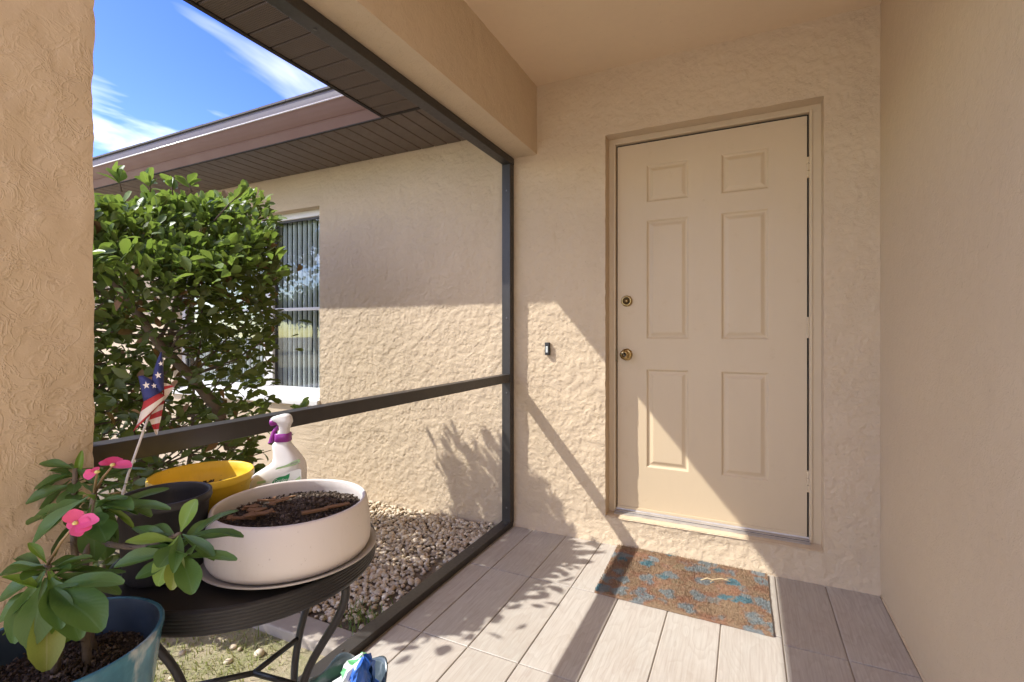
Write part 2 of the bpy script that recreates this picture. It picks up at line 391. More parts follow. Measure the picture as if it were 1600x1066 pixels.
def mat_mat():
    m = Mat('coir_mat_print'); co = m.tc.outputs['Object']
    wn = m.N('ShaderNodeTexNoise', Scale=22.0, Detail=3.0); m.L(co, wn.inputs['Vector'])
    sc = m.N('ShaderNodeVectorMath'); sc.operation = 'SCALE'; sc.inputs['Scale'].default_value = .10; m.L(wn.outputs['Color'], sc.inputs[0])
    ad = m.N('ShaderNodeVectorMath'); m.L(co, ad.inputs[0]); m.L(sc.outputs[0], ad.inputs[1])
    fl = m.N('ShaderNodeMapping', Scale=(1, 1, 0)); m.L(ad.outputs[0], fl.inputs[0])
    v = m.N('ShaderNodeTexVoronoi', Scale=12.5); m.L(fl.outputs[0], v.inputs['Vector'])
    d = v.outputs['Distance']
    sx = m.N('ShaderNodeSeparateXYZ'); m.L(v.outputs['Color'], sx.inputs[0])
    f = m.noise(120, 4, rough=.7); f2 = m.noise(9, 3)
    tan = m.mix(f, (.20, .14, .085), (.37, .28, .175))
    rust = m.mix(f, (.23, .095, .06), (.36, .18, .115)); blue = m.mix(f, (.13, .165, .175), (.29, .32, .32)); teal = m.mix(f, (.05, .14, .175), (.11, .24, .28))
    bl = m.mix(m.ramp(sx.outputs[1], (.78, 0), (.82, 1)), blue, teal)
    col = m.mix(m.ramp(f2, (.50, 0), (.66, .6)), tan, rust)
    ring = m.ramp(d, (.38, 0), (.50, .9), (.62, .3)); col = m.mix(m.math('MULTIPLY', ring, .6), col, rust)
    on = m.ramp(sx.outputs[0], (.10, 0), (.13, 1))
    petal = m.math('MULTIPLY', m.ramp(d, (.36, 1), (.52, 0)), on); petal = m.math('MULTIPLY', petal, m.ramp(f, (.3, .6), (.6, 1)))
    core = m.ramp(d, (.05, 1), (.10, 0))
    col = m.mix(petal, col, bl); col = m.mix(m.math('MULTIPLY', core, on), col, rust)
    m.color(col); m.rough(.95); m.b.inputs['Specular IOR Level'].default_value = .1
    m.bump(f, 1, .006); return m.m
M['coir'] = mat_mat()

# ------------------------------------------------------------------ measured planes
YW, YD = 2.607, 2.697            # stucco face of the entry wall, face of the door
XR = .527                        # right wall
XBI, XBO = -1.0975, -1.335       # inner and outer face of column and beam
ZC, ZB, ZS = 2.578, 2.182, 2.345 # ceiling, beam underside, soffit
XE, YE = -1.826, 2.115           # eave lines
XF0, XF1 = -1.30, -1.245         # screen frame

# ------------------------------------------------------------------ ground, lawn, path
def ground():
    b = MB(); n = 60; pts = []
    b.quad((-120,-120,-.075), (120,-120,-.075), (120,120,-.075), (-120,120,-.075))
    o = b.build('ground', M['lawn']); tag(o, kind='structure')
    rows = []
    for i in range(50):
        y = 1.44+(2.615-1.44)*i/49; row = []
        for j in range(120):
            x = -6.0+(-1.29+6.0)*j/119
            z = -.052 + .022*((i/49)**2) + .010*mnoise.noise((x*5, y*5, 0)) + .006*mnoise.noise((x*19, y*19, 3))
            row.append((x, y, z))
        rows.append(row)
    o = MB().grid(rows).build('garden_bed', M['dirt'], smooth=True); tag(o, kind='structure')
    o = MB().box(-9, 1.2, -9, -.95, -.25, -.02).build('bounce_paving', M['bounce'], bevel=.01); tag(o, kind='structure')  # pale unseen paving, added behind the camera to bounce sun into the porch
ground()
edge = MB()
for x0, x1 in ((-2.42, -1.86), (-1.855, -1.305)): edge.box(x0, x1, 1.335, 1.45, -.16, -.035)
edge = edge.build('kerb_edging', M['concrete'], bevel=.008); tag(edge, kind='structure')

# porch floor: grout bed with one object per tile
bed = MB().box(-1.325, XR+.01, -.9, YW+.02, -.2, -.0045).build('porch_floor', M['grout']); tag(bed, kind='structure')
xs = [-1.236, -1.115, -.912, -.709, -.496, -.290, -.089, .122, .322, XR-.004]
tile_cache = {}
for i in range(len(xs)-1):
    off = -.045 if i >= 7 else 0
    ys = [-.723+off+.56*k for k in range(6)] + [YW-.006]
    ys = [y for y in ys if y > -.88]
    for k in range(len(ys)-1):
        x0, x1, y0, y1 = xs[i]+.0022, xs[i+1]-.0022, ys[k]+.0022, ys[k+1]-.0022
        key = (round(x1-x0, 4), round(y1-y0, 4))
        if key not in tile_cache:
            w, h = key; b = MB(); e = .0022
            p0 = [(-w/2, -h/2), (w/2, -h/2), (w/2, h/2), (-w/2, h/2)]; p1 = [(-w/2+e, -h/2+e), (w/2-e, -h/2+e), (w/2-e, h/2-e), (-w/2+e, h/2-e)]
            b.grid([[(x, y, -.012) for x, y in p0], [(x, y, -.0015) for x, y in p0], [(x, y, 0) for x, y in p1]], True)
            b.quad(*[(x, y, 0) for x, y in p1])
            me = bpy.data.meshes.new('tile'); me.from_pydata(b.v, [], b.f); me.materials.append(M['tile']); tile_cache[key] = me
        o = bpy.data.objects.new('tile', tile_cache[key]); COL.objects.link(o); o.parent = bed
        o.location = ((x0+x1)/2, (y0+y1)/2, random.uniform(-.0006, .0006)); o.rotation_euler = (random.uniform(-.001, .001), random.uniform(-.001, .001), 0)

# ------------------------------------------------------------------ the house
house = empty('house', (-.2, YW, 0), 'tan stucco house with a covered entry, brown eaves and beige six panel door', 'house')

DX0, DX1, DZ0, DZ1 = -.693, .318, .145, 2.222       # door opening in the stucco
WX0, WX1, WZ0, WZ1 = -4.65, -2.839, .60, 2.085      # window opening
def relief(x, z):
    N_ = mnoise.noise
    n = N_((x*24, 3, z*28))+.6*N_((x*53, 7, z*60))+.35*N_((x*100, 1, z*110))
    t = max(0, min(1, (n+.06)/.12)); plat = t*t*(3-2*t)
    r = abs(N_((x*33, 21, z*36))+.5*N_((x*70, 25, z*75))); ridge = max(0, 1-r/.10)
    mask = max(0, min(1, .55+1.6*N_((x*4, 40, z*4))))
    return -(.0021*plat+.0019*ridge*mask+.0009*N_((x*120, 60, z*120)))
def front_wall():
    """one wall with the two openings cut out: front grid displaced a little like hand trowelled stucco"""
    xc = sorted({-7.0, WX0, WX1, -1.25, DX0, DX1, XR+.01}); zc = sorted({-.3, -.03, DZ0, WZ0, WZ1, DZ1, 2.62})
    b = MB(); dep = .2
    hole = lambda x, z: (DX0 < x < DX1 and DZ0 < z < DZ1) or (WX0 < x < WX1 and WZ0 < z < WZ1)
    def sub(a, c, st): n = max(1, int(round((c-a)/st))); return [a+(c-a)*i/n for i in range(n+1)]
    X = []; Z = []
    for a, c in zip(xc, xc[1:]): X += sub(a, c, .0062 if a > -3 else .06)[:-1]
    X.append(xc[-1])
    for a, c in zip(zc, zc[1:]): Z += sub(a, c, .0062 if a > -.1 and c < 2.7 else .03)[:-1]
    Z.append(zc[-1])
    idx = {}
    def vid(i, j):
        if (i, j) not in idx:
            x, z = X[i], Z[j]
            dy = .0028*mnoise.noise((x*9, 0, z*9)) + (relief(x, z) if x > -3.05 and z > -.06 else 0)
            flare = -.018*max(0, 1-max(z, 0)/.11)**1.6 if x > -1.25 else 0
            dx = .0022*mnoise.noise((x*3, 9, z*26)) if any(abs(x-e) < 1e-6 and -.01 < z < 2.3 for e in (DX0, DX1)) else 0
            dz = .002*mnoise.noise((x*26, 17, z*3)) if abs(z-DZ1) < 1e-6 else 0
            idx[i, j] = len(b.v); b.v.append((x+dx, YW+dy+flare, z+dz))
        return idx[i, j]
    back = {}
    def bid(i, j):
        if (i, j) not in back: back[i, j] = len(b.v); b.v.append((X[i], YW+.13, Z[j]))
        return back[i, j]
    def H(i, j): return 0 <= i < len(X)-1 and 0 <= j < len(Z)-1 and hole((X[i]+X[i+1])/2, (Z[j]+Z[j+1])/2)
    for i in range(len(X)-1):
        for j in range(len(Z)-1):
            if H(i, j): continue
            b.f.append((vid(i, j), vid(i+1, j), vid(i+1, j+1), vid(i, j+1))); b.m.append(0)
            for (di, dj, e0, e1) in ((1, 0, (1, 0), (1, 1)), (-1, 0, (0, 1), (0, 0)), (0, 1, (1, 1), (0, 1)), (0, -1, (0, 0), (1, 0))):
                if H(i+di, j+dj):
                    a, c = (i+e0[0], j+e0[1]), (i+e1[0], j+e1[1])
                    b.f.append((vid(*c), vid(*a), bid(*a), bid(*c))); b.m.append(1 if WX1+.1 < X[i] else 0)
    o = b.build('wall', [M['stucco'], M['stucco_smooth']], house, smooth=True)
    bm = bmesh.new(); bm.from_mesh(o.data)
    for e in bm.edges:
        if len(e.link_faces) == 2 and e.calc_face_angle(0) > R(62): e.smooth = False
    bm.to_mesh(o.data); bm.free(); return o
fw = front_wall(); tag(fw, 'stucco entry wall with door opening and window opening')
# structural backing of that wall (dark, seen through nothing)
def subdiv_box(name, x0, x1, y0, y1, z0, z1, mat, step=.02, amp=.003, parent=house, rnd=.003):
    """a stucco block: subdivided box with soft, uneven arrises"""
    b = MB(); c = Vector(((x0+x1)/2, (y0+y1)/2, (z0+z1)/2)); hs = Vector(((x1-x0)/2, (y1-y0)/2, (z1-z0)/2))
    n = [max(2, min(300, int((2*h)/step))) for h in hs]; idx = {}
    def P(q):
        q = tuple(q)
        if q in idx: return idx[q]
        p = Vector([-hs[k]+2*hs[k]*q[k]/n[k] for k in range(3)])
        inner = Vector([max(-hs[k]+rnd, min(hs[k]-rnd, p[k])) for k in range(3)]); d = p-inner
        nn = d.normalized() if d.length > 1e-9 else Vector((0,0,0))
        if d.length > rnd: p = inner+nn*rnd
        w = p+c
        k = amp*(mnoise.noise(w*14)*.8+mnoise.noise(w*37)*.7+mnoise.noise(w*80)*.3)
        idx[q] = len(b.v); b.v.append(tuple(w+nn*k)); return idx[q]
    for ax in range(3):
        u, v = (ax+1) % 3, (ax+2) % 3
        for side in (0, n[ax]):
            for i in range(n[u]):
                for j in range(n[v]):
                    q = []
                    for (di, dj) in ((0,0),(1,0),(1,1),(0,1)):
                        t = [0,0,0]; t[ax] = side; t[u] = i+di; t[v] = j+dj; q.append(P(t))
                    b.f.append(tuple(q if side else q[::-1])); b.m.append(0)
    o = b.build(name, mat, parent, smooth=True)
    bm = bmesh.new(); bm.from_mesh(o.data)
    for e in bm.edges:
        if len(e.link_faces) == 2 and e.calc_face_angle(0) > R(25): e.smooth = False
    bm.to_mesh(o.data); bm.free(); return o
side = subdiv_box('wall', XR, XR+.2, -6.0, YW+.2, -.2, 2.66, M['stucco_smooth'], .045, .0022)  # unseen stretch behind the camera is lengthened to bounce sun into the porch
tag(side, 'smooth stucco side wall right of the door')
subdiv_box('column', XBO, XBI, .02, .476, -.2, ZB+.02, M['stucco_col'], .012, .0042, rnd=.003)
subdiv_box('beam', XBO, XBI, .02, YW+.01, ZB, ZC+.04, M['stucco'], .02, .0032, rnd=.0025)
MB().box(XBI-.02, XR+.02, .0, YW+.05, ZC, ZC+.08).build('ceiling', M['ceiling'], house)
# bead of caulk and paint at the foot of the side wall
MB().tube([(XR-.001, y, .001+.001*math.sin(y*40)) for y in np.linspace(-.8, YW-.012, 60)], .0045, 6).build('caulk_bead', M['trim'], house, smooth=True)

# soffit: dark carrier boards with one plank object each
sof = MB().box(XE+.004, XBO+.004, -.5, YE, ZS+.008, ZS+.02).box(-7.0, XBO+.004, YE, YW, ZS+.008, ZS+.02).build('soffit', M['soffit_dark'], house)
pw = .1015
me = MB(); w = pw-.006; l = XBO-XE-.024
def plank_mesh(lx, ly, mat):
    e = .003; b = MB(); x, y = lx/2, ly/2
    b.grid([[(-x,-y,.008),(x,-y,.008),(x,y,.008),(-x,y,.008)], [(-x,-y,.003),(x,-y,.003),(x,y,.003),(-x,y,.003)], [(-x+e,-y+e,0),(x-e,-y+e,0),(x-e,y-e,0),(-x+e,y-e,0)]], True)
    b.f.append((8,11,10,9)); b.m.append(0)
    m_ = bpy.data.meshes.new('soffit_plank'); m_.from_pydata(b.v, [], b.f); m_.materials.append(mat); return m_
pm1 = plank_mesh(l, w, M['soffit']); k = 0
y = YE-.004-pw/2
while y > -.45:
    o = bpy.data.objects.new('soffit_plank', pm1); COL.objects.link(o); o.parent = sof; o.matrix_parent_inverse = WORLD_OF(sof).inverted()
    o.location = ((XE+XBO)/2, y, ZS+random.uniform(0, .0015)); y -= pw
pm2 = plank_mesh(w, YW-YE-.024, M['soffit_plain'])
x = XBO-.02
while x > -6.9:
    o = bpy.data.objects.new('soffit_plank', pm2); COL.objects.link(o); o.parent = sof; o.matrix_parent_inverse = WORLD_OF(sof).inverted()
    o.location = (x, (YE+YW)/2+.004, ZS+random.uniform(0, .0015)); x -= pw
# J channels at the wall and along the eave, cover strip at the corner
MB().box(XE-.002, XE+.018, -.5, YE-.002, ZS-.006, ZS+.008).box(-7, XE, YE+.0, YE+.016, ZS-.005, ZS+.007).box(XE, XBO, YE-.006, YE+.012, ZS-.003, ZS+.0075).build('soffit_trim', M['soffit_dark'], sof, bevel=.002)
# fascia and gutters (K profile), swept along both eaves
GP = [(0, 0), (0, .0), (-.018, .046), (-.0205, .050), (-.0185, .054), (-.0225, .058), (-.034, .078), (-.047, .104), (-.054, .120), (-.058, .128), (-.062, .134), (-.063, .142), (-.060, .148), (-.061, .160), (-.062, .190), (-.058, .194), (-.05, .190), (-.05, .150), (-.008, .150), (-.008, .19), (0, .19)]
rows = [[(x, YE-.001+o_, ZS+z_) for x in (-7.0, XE-.118)] for o_, z_ in GP]
rows = [[(-7.0, YE-.001+o_, ZS+z_), (XE-.001, YE-.001+o_, ZS+z_)] for o_, z_ in GP[1:]]
g = MB().grid(rows, mf=lambda i, j: 1 if 11 <= i <= 14 else 0); gut = g.build('gutter', [M['gutter'], M['gutter_top']], house)
MB().tube([(-7, YE-.0635, ZS+.140), (XE-.001, YE-.0635, ZS+.140)], .0042, 8).build('gutter_glint', M['lip_glint'], house, smooth=True)  # bright tube draws the sun highlight along the gutter bead
MB().box(-7, XE+.0, YE+.001, YE+.016, ZS+.010, ZS+.20).box(XE+.001, XE+.016, -.5, YE, ZS+.010, ZS+.20).build('fascia', M['fascia'], house)
# roof: two slabs that meet at a valley over the inner corner of the eaves
sl_ = .30; ex, ey, rz = XE-.06, YE-.06, ZS+.205
def slab(poly, name):
    b = MB(); n = len(poly); b.v = [tuple(p) for p in poly]+[(p[0], p[1], p[2]-.035) for p in poly]
    b.f = [tuple(range(n)), tuple(range(2*n-1, n-1, -1))]+[(i, i+n, (i+1) % n+n, (i+1) % n) for i in range(n)]; b.m = [0]*len(b.f)
    return b.build(name, M['roof'], house, fixn=True)
V_ = (ex+5, ey+5, rz+5*sl_)
slab([(ex, ey, rz), V_, (-7.2, ey+5, rz+5*sl_), (-7.2, ey, rz)], 'roof')
slab([(ex, ey, rz), (ex, -.55, rz), (ex+5, -.55, rz+5*sl_), V_], 'roof')
# loose shingle butts along the eave edge
b = MB(); x = -6.9
while x < ex-.2:
    w = random.uniform(.16, .32); z = random.uniform(.004, .009); b.box(x, x+w-.004, ey-.012, ey+.1, rz-.005, rz+z); x += w
b.build('shingle_edge', M['roof'], house, kind='stuff')

# ---- door
JX0, JX1, JZ1 = -.6505, .2655, 2.184
door = MB()
TZ0 = .170
pan = [(-.488, -.274, 1.854, 2.045), (-.115, .099, 1.854, 2.068), (-.489, -.273, 1.110, 1.755), (-.115, .099, 1.110, 1.755), (-.489, -.271, .411, .944), (-.115, .099, .411, .947)]
pan = [(-.489, -.272, 1.854, 2.056), (-.115, .100, 1.854, 2.056), (-.489, -.272, 1.110, 1.755), (-.115, .100, 1.110, 1.755), (-.489, -.272, .411, .945), (-.115, .100, .411, .945)]
dX = sorted({JX0+.003, JX1-.004, *[p[0] for p in pan], *[p[1] for p in pan]}); dZ = sorted({TZ0, JZ1-.005, *[p[2] for p in pan], *[p[3] for p in pan]})
for i in range(len(dX)-1):
    for j in range(len(dZ)-1):
        cx, cz = (dX[i]+dX[i+1])/2, (dZ[j]+dZ[j+1])/2
        if any(p[0] < cx < p[1] and p[2] < cz < p[3] for p in pan): continue
        door.quad((dX[i], YD, dZ[j]), (dX[i+1], YD, dZ[j]), (dX[i+1], YD, dZ[j+1]), (dX[i], YD, dZ[j+1]))
x0, x1, z0, z1 = dX[0], dX[-1], dZ[0], dZ[-1]
for a, c in (((x0, z0), (x1, z0)), ((x1, z0), (x1, z1)), ((x1, z1), (x0, z1)), ((x0, z1), (x0, z0))):
    door.quad((a[0], YD, a[1]), (a[0], YD+.04, a[1]), (c[0], YD+.04, c[1]), (c[0], YD, c[1]))
door.quad((x0, YD+.04, z0), (x0, YD+.04, z1), (x1, YD+.04, z1), (x1, YD+.04, z0))
bm = bmesh.new(); 
door_o = door.build('door', M['door'], house, fixn=True); bm.free(); door_o['label'] = 'beige six panel entry door'
for (a, c, e, f_) in pan:
    prof = [(0, 0), (.003, .0015), (.009, .0075), (.014, .0085), (.020, .0075), (.034, .002), (.038, .0016)]
    rows = [[(a+i_, YD+d_, e+i_), (c-i_, YD+d_, e+i_), (c-i_, YD+d_, f_-i_), (a+i_, YD+d_, f_-i_)] for i_, d_ in prof]
    p = MB().grid(rows, True); p.f.append(tuple(len(p.v)-4+q for q in range(4))); p.m.append(0)
    p.build('panel', M['door'], door_o)
def knob(cx, cz, dead=False):
    o = MB().lathe([(0, 0), (.031, 0), (.033, .003), (.031, .007), (.024, .010), (.014, .012)] if not dead else [(0, 0), (.030, 0), (.031, .004), (.029, .016), (.024, .019), (.021, .0185)], 32)
    if not dead: o.lathe([(.011, .01), (.011, .026), (.020, .032), (.026, .042), (.027, .050), (.023, .058), (.013, .061)], 32).lathe([(.013, .0612), (.012, .059), (0, .0585)], 24, m=1)
    else: o.lathe([(.021, .0186), (.019, .015), (.0, .015)], 24, m=1).lathe([(.009, .0155), (.009, .020), (.0, .0205)], 16)
    o.v = [(cx+p[0], YD-p[2], cz+p[1]) for p in o.v]
    return o.build('deadbolt' if dead else 'knob', [M['brass'], M['brass_dark']], door_o, smooth=True, fixn=True)
knob(-.597, 1.023); knob(-.595, 1.319, True)
MB().box(-.597-.0015, -.597+.0015, YD-.0603, YD-.058, 1.016, 1.030).build('key_slot', M['seal'], door_o)
for hz in (1.931, 1.168, .435):
    h = MB()
    for q in range(3): h.tube([(JX1+.001, YD-.007, hz-.05+q*.0335), (JX1+.001, YD-.007, hz-.05+q*.0335+.031)], .0065, 10)
    h.box(JX1-.004, JX1+.012, YD-.003, YD+.001, hz-.05, hz+.05)
    h.build('hinge', M['trim'], door_o)
b = MB()                                               # dents and paint chips in the door skin
for cx, cz, r in ((-.20, 1.83, .006), (.045, 2.165, .012), (-.19, 1.79, .003)):
    b.lathe([(r, 0), (r*.8, .0012), (0, .0016)], 10); n = len(b.v)
    for q in range(n-30, n): p = b.v[q]; b.v[q] = (cx+p[0]*(1.3 if r > .01 else 1), YD-p[2]-.0002, cz+p[1]*.6)
b.build('paint_chip', M['trim'], door_o, smooth=True, fixn=True)
MB().box(JX0+.003, JX1-.004, YD-.004, YD+.0, TZ0-.002, TZ0+.012).build('door_sweep', M['trim'], door_o, bevel=.001)
# dark rebate behind the door edges, jamb, stop, threshold
fr = MB()
def jamb(x0, x1, y0, y1, z0, z1): fr.box(x0, x1, y0, y1, z0, z1)
jamb(DX0-.012, JX0-.004, YD-.012, YD+.06, DZ0-.01, JZ1+.005); jamb(JX1+.004, DX1+.012, YD-.012, YD+.06, DZ0-.01, JZ1+.005)
jamb(DX0-.012, DX1+.012, YD-.0122, YD+.06, JZ1+.005, DZ1+.012)
jamb(JX0-.016, JX0-.0042, YD-.020, YD-.0123, DZ0+.004, JZ1+.0165); jamb(JX1+.0042, JX1+.016, YD-.020, YD-.0123, DZ0+.004, JZ1+.0165); jamb(JX0-.0042, JX1+.0042, YD-.0202, YD-.0123, JZ1+.0052, JZ1+.0165)
fr.build('door_frame', M['trim'], house, bevel=.0015)
MB().box(JX0-.02, JX1+.02, YD+.012, YD+.055, DZ0, JZ1+.02).build('door_seal', M['seal'], house)
th = MB(); prof = [(-.045, .147), (-.045, .150), (-.030, .156), (-.028, .160), (-.006, .163), (-.004, .168), (.03, .169)]
th.grid([[(JX0-.006, YD+a, z), (JX1+.006, YD+a, z)] for a, z in prof]); th.build('threshold', M['alu'], house)
MB().box(JX0-.003, JX1+.003, YD-.0335, YD-.0325, .1585, .1605).build('threshold_seam', M['seal'], house)
MB().box(JX0-.004, JX0+.004, YD-.016, YD-.0125, .985, 1.055).build('strike_plate', M['brass_dark'], house)
# stucco sill under the door is the bottom reveal of the wall; a thin uneven skim on it
rows = []
for i in range(14):
    t = i/13; rows.append([(x_, YW-.006+t*.075, DZ0+.002+.0025*mnoise.noise((x_*20, t*3, 1))-.006*(1-t)**3) for x_ in np.linspace(DX0+.002, DX1-.002, 60)])
MB().grid(rows).build('door_sill', M['stucco_smooth'], house, smooth=True)

# ---- window
win = empty('window', (WX0, YW, WZ0)); win.parent = house; win.matrix_parent_inverse = WORLD_OF(house).inverted(); 
yf = YW+.07
wf = MB(); MX0, MX1 = -3.54, -3.43
wf.box(WX0, WX1, yf, yf+.05, WZ1-.05, WZ1).box(WX0, WX1, yf, yf+.05, WZ0+.075, WZ0+.12)
wf.box(WX0, WX0+.045, yf, yf+.05, WZ0+.12, WZ1-.05).box(WX1-.045, WX1, yf, yf+.05, WZ0+.12, WZ1-.05).box(MX0, MX1, yf-.004, yf+.05, WZ0+.12, WZ1-.05)
wf.build('frame', M['win_white'], win, bevel=.004)
for a, c in ((WX0+.045, MX0), (MX1, WX1-.045)):
    MB().box(a, c, yf+.012, yf+.034, 1.318, 1.342).build('meeting_rail', M['win_white'], win, bevel=.003)
    d = MB().box(a, a+.018, yf+.015, yf+.03, WZ0+.12, WZ1-.05).box(c-.018, c, yf+.015, yf+.03, WZ0+.12, WZ1-.05).box(a+.018, c-.018, yf+.015, yf+.03, WZ1-.066, WZ1-.05)
    d.build('sash', M['bronze'], win, bevel=.002)
    for z0, z1 in ((WZ0+.12, 1.318), (1.342, WZ1-.066)):
        MB().box(a+.018, c-.018, yf+.022, yf+.026, z0, z1).build('pane', M['glass'], win)
MB().box(WX0-.02, WX1+.004, YW-.025, yf+.02, WZ0+.0, WZ0+.045).box(WX0, WX1, yf-.03, yf+.01, WZ0+.045, WZ0+.078).build('sill', M['win_white'], win, bevel=.006)
bl = bpy.data.meshes.new('blind_slat'); bb = MB()
rows = [[(-.015, .002, z), (0, -.003, z), (.015, .002, z)] for z in (0, 1.4)]; bb.grid(rows); bl.from_pydata(bb.v, [], bb.f); bl.materials.append(M['blind'])
x = WX0+.09; 
while x < WX1-.05:
    o = bpy.data.objects.new('blind_slat', bl); COL.objects.link(o); o.parent = win; o.matrix_parent_inverse = WORLD_OF(win).inverted()
    o.location = (x, yf+.075, WZ0+.1); o.rotation_euler = (0, 0, R(24+random.uniform(-5, 5))); x += .056
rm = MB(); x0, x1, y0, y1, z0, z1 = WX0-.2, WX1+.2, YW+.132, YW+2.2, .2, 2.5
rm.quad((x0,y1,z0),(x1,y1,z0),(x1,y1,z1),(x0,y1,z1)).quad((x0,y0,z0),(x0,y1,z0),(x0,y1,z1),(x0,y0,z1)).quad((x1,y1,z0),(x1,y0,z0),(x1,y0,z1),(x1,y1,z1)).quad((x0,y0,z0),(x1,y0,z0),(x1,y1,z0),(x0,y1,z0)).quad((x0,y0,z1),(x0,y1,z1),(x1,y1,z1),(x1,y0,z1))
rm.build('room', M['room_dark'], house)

# ------------------------------------------------------------------ screen frame of the side opening
sf = empty('screen_frame', (XF0, 1.5, 0), 'dark bronze aluminium frame with mid rail closing the side opening of the entry', 'frame')
zr0, zr1 = .853, .900
MB().box(XF0, XF1, YW-.055, YW-.004, .030, ZB-.045).build('post', M['bronze'], sf, bevel=.003)
MB().box(XF0, XF1, .478, .53, .030, ZB-.045).build('post', M['bronze'], sf, bevel=.003)
MB().box(XF0-.002, XF1+.002, .478, YW-.004, ZB-.044, ZB-.003).build('header', M['bronze'], sf, bevel=.003)
MB().box(XF0-.006, XF1, .478, YW-.004, -.004, .029).build('bottom_rail', M['bronze'], sf, bevel=.003)
MB().box(XF0+.002, XF1-.003, .531, YW-.056, zr0, zr1).build('mid_rail', M['bronze'], sf, bevel=.0025)
sc = bpy.data.meshes.new('screw'); s_ = MB().lathe([(.0055, 0), (.005, .0025), (0, .003)], 10); sc.from_pydata([(p[0], -p[2], p[1]) for p in s_.v], [], s_.f); sc.materials.append(M['screw'])
for z in (.115, .79, 1.23, 1.98):
    o = bpy.data.objects.new('screw', sc); COL.objects.link(o); o.parent = sf; o.matrix_parent_inverse = WORLD_OF(sf).inverted(); o.location = ((XF0+XF1)/2+.004, YW-.0552, z)
for y in (1.15, 2.05):
    o = bpy.data.objects.new('screw', sc); COL.objects.link(o); o.parent = sf; o.matrix_parent_inverse = WORLD_OF(sf).inverted(); o.location = ((XF0+XF1)/2, y, ZB-.0445); o.rotation_euler = (R(90), 0, 0)
    o = bpy.data.objects.new('screw', sc); COL.objects.link(o); o.parent = sf; o.matrix_parent_inverse = WORLD_OF(sf).inverted(); o.location = ((XF0+XF1)/2, y+.12, .0295); o.rotation_euler = (R(-90), 0, 0)

# ------------------------------------------------------------------ doorbell
db = empty('doorbell', (-1.03, YW, 1.05), 'small black doorbell button on the sunlit stucco beside the door', 'doorbell')
MB().box(-1.041, -1.014, YW-.022, YW+.004, 1.016, 1.088).build('case', M['black_plastic'], db, bevel=.003)
MB().box(-1.0345, -1.0205, YW-.0245, YW-.0215, 1.030, 1.066).build('button', M['button'], db, bevel=.002)

# ------------------------------------------------------------------ door mat
mt = empty('door_mat', (-.26, 2.32, 0), 'coir door mat with faded blue and rust flowers lying on the tiles before the door', 'door mat')
mc = [Vector((-.618, 2.580)), Vector((.088, 2.572)), Vector((.092, 2.062)), Vector((-.600, 2.072))]
def mpt(u, v): return mc[3].lerp(mc[2], u).lerp(mc[0].lerp(mc[1], u), v)
top = []
for i in range(25):
    row = []
    for j in range(41):
        u, v = j/40, i/24; p = mpt(u, v); w = .002*mnoise.noise((p.x*40, p.y*40, 0)) if i in (0, 24) or j in (0, 40) else 0
        row.append((p.x+w, p.y+w, .010+.003*mnoise.noise((p.x*7, p.y*7, 2))))
    top.append(row)
b = MB().grid(top); rim = [top[0][j] for j in range(41)]+[top[i][40] for i in range(1, 25)]+[top[24][j] for j in range(39, -1, -1)]+[top[i][0] for i in range(23, 0, -1)]
b.grid([[(p[0], p[1], .001) for p in rim], rim], True)
b.build('mat_base', M['coir'], mt)
nb = 26000; u = rng.random(nb); v = rng.random(nb)
A = np.array([[*c_] for c_ in mc]); P = ((A[3]*(1-u)[:, None]+A[2]*u[:, None])*(1-v)[:, None]+(A[0]*(1-u)[:, None]+A[1]*u[:, None])*v[:, None])
ang = rng.random(nb)*6.283; hh = .006+.007*rng.random(nb); lean = rng.normal(0, .004, (nb, 2)); wv = np.c_[np.cos(ang), np.sin(ang)]*.0011
z0 = np.full(nb, .008)
V = np.stack([np.c_[P-wv, z0], np.c_[P+wv, z0], np.c_[P+lean, z0+hh]], 1).reshape(-1, 3)
o = link('mat_pile', np_mesh('mat_pile', V, np.arange(nb*3).reshape(-1, 3), [M['coir']]), mt, kind='stuff')
tw = MB().tube([(-.185, 2.345, .024), (-.16, 2.372, .026), (-.14, 2.368, .025), (-.10, 2.395, .027), (-.065, 2.388, .025)], [.0022, .0032, .0025, .003, .0015], 6)
tw.tube([(-.13, 2.37, .026), (-.145, 2.345, .025)], .002, 6).tube([(-.09, 2.394, .026), (-.062, 2.41, .027)], .0017, 6)
tag(tw.build('dry_twig', M['twig'], smooth=True), 'thin pale dry twig lying on the door mat', 'twig')

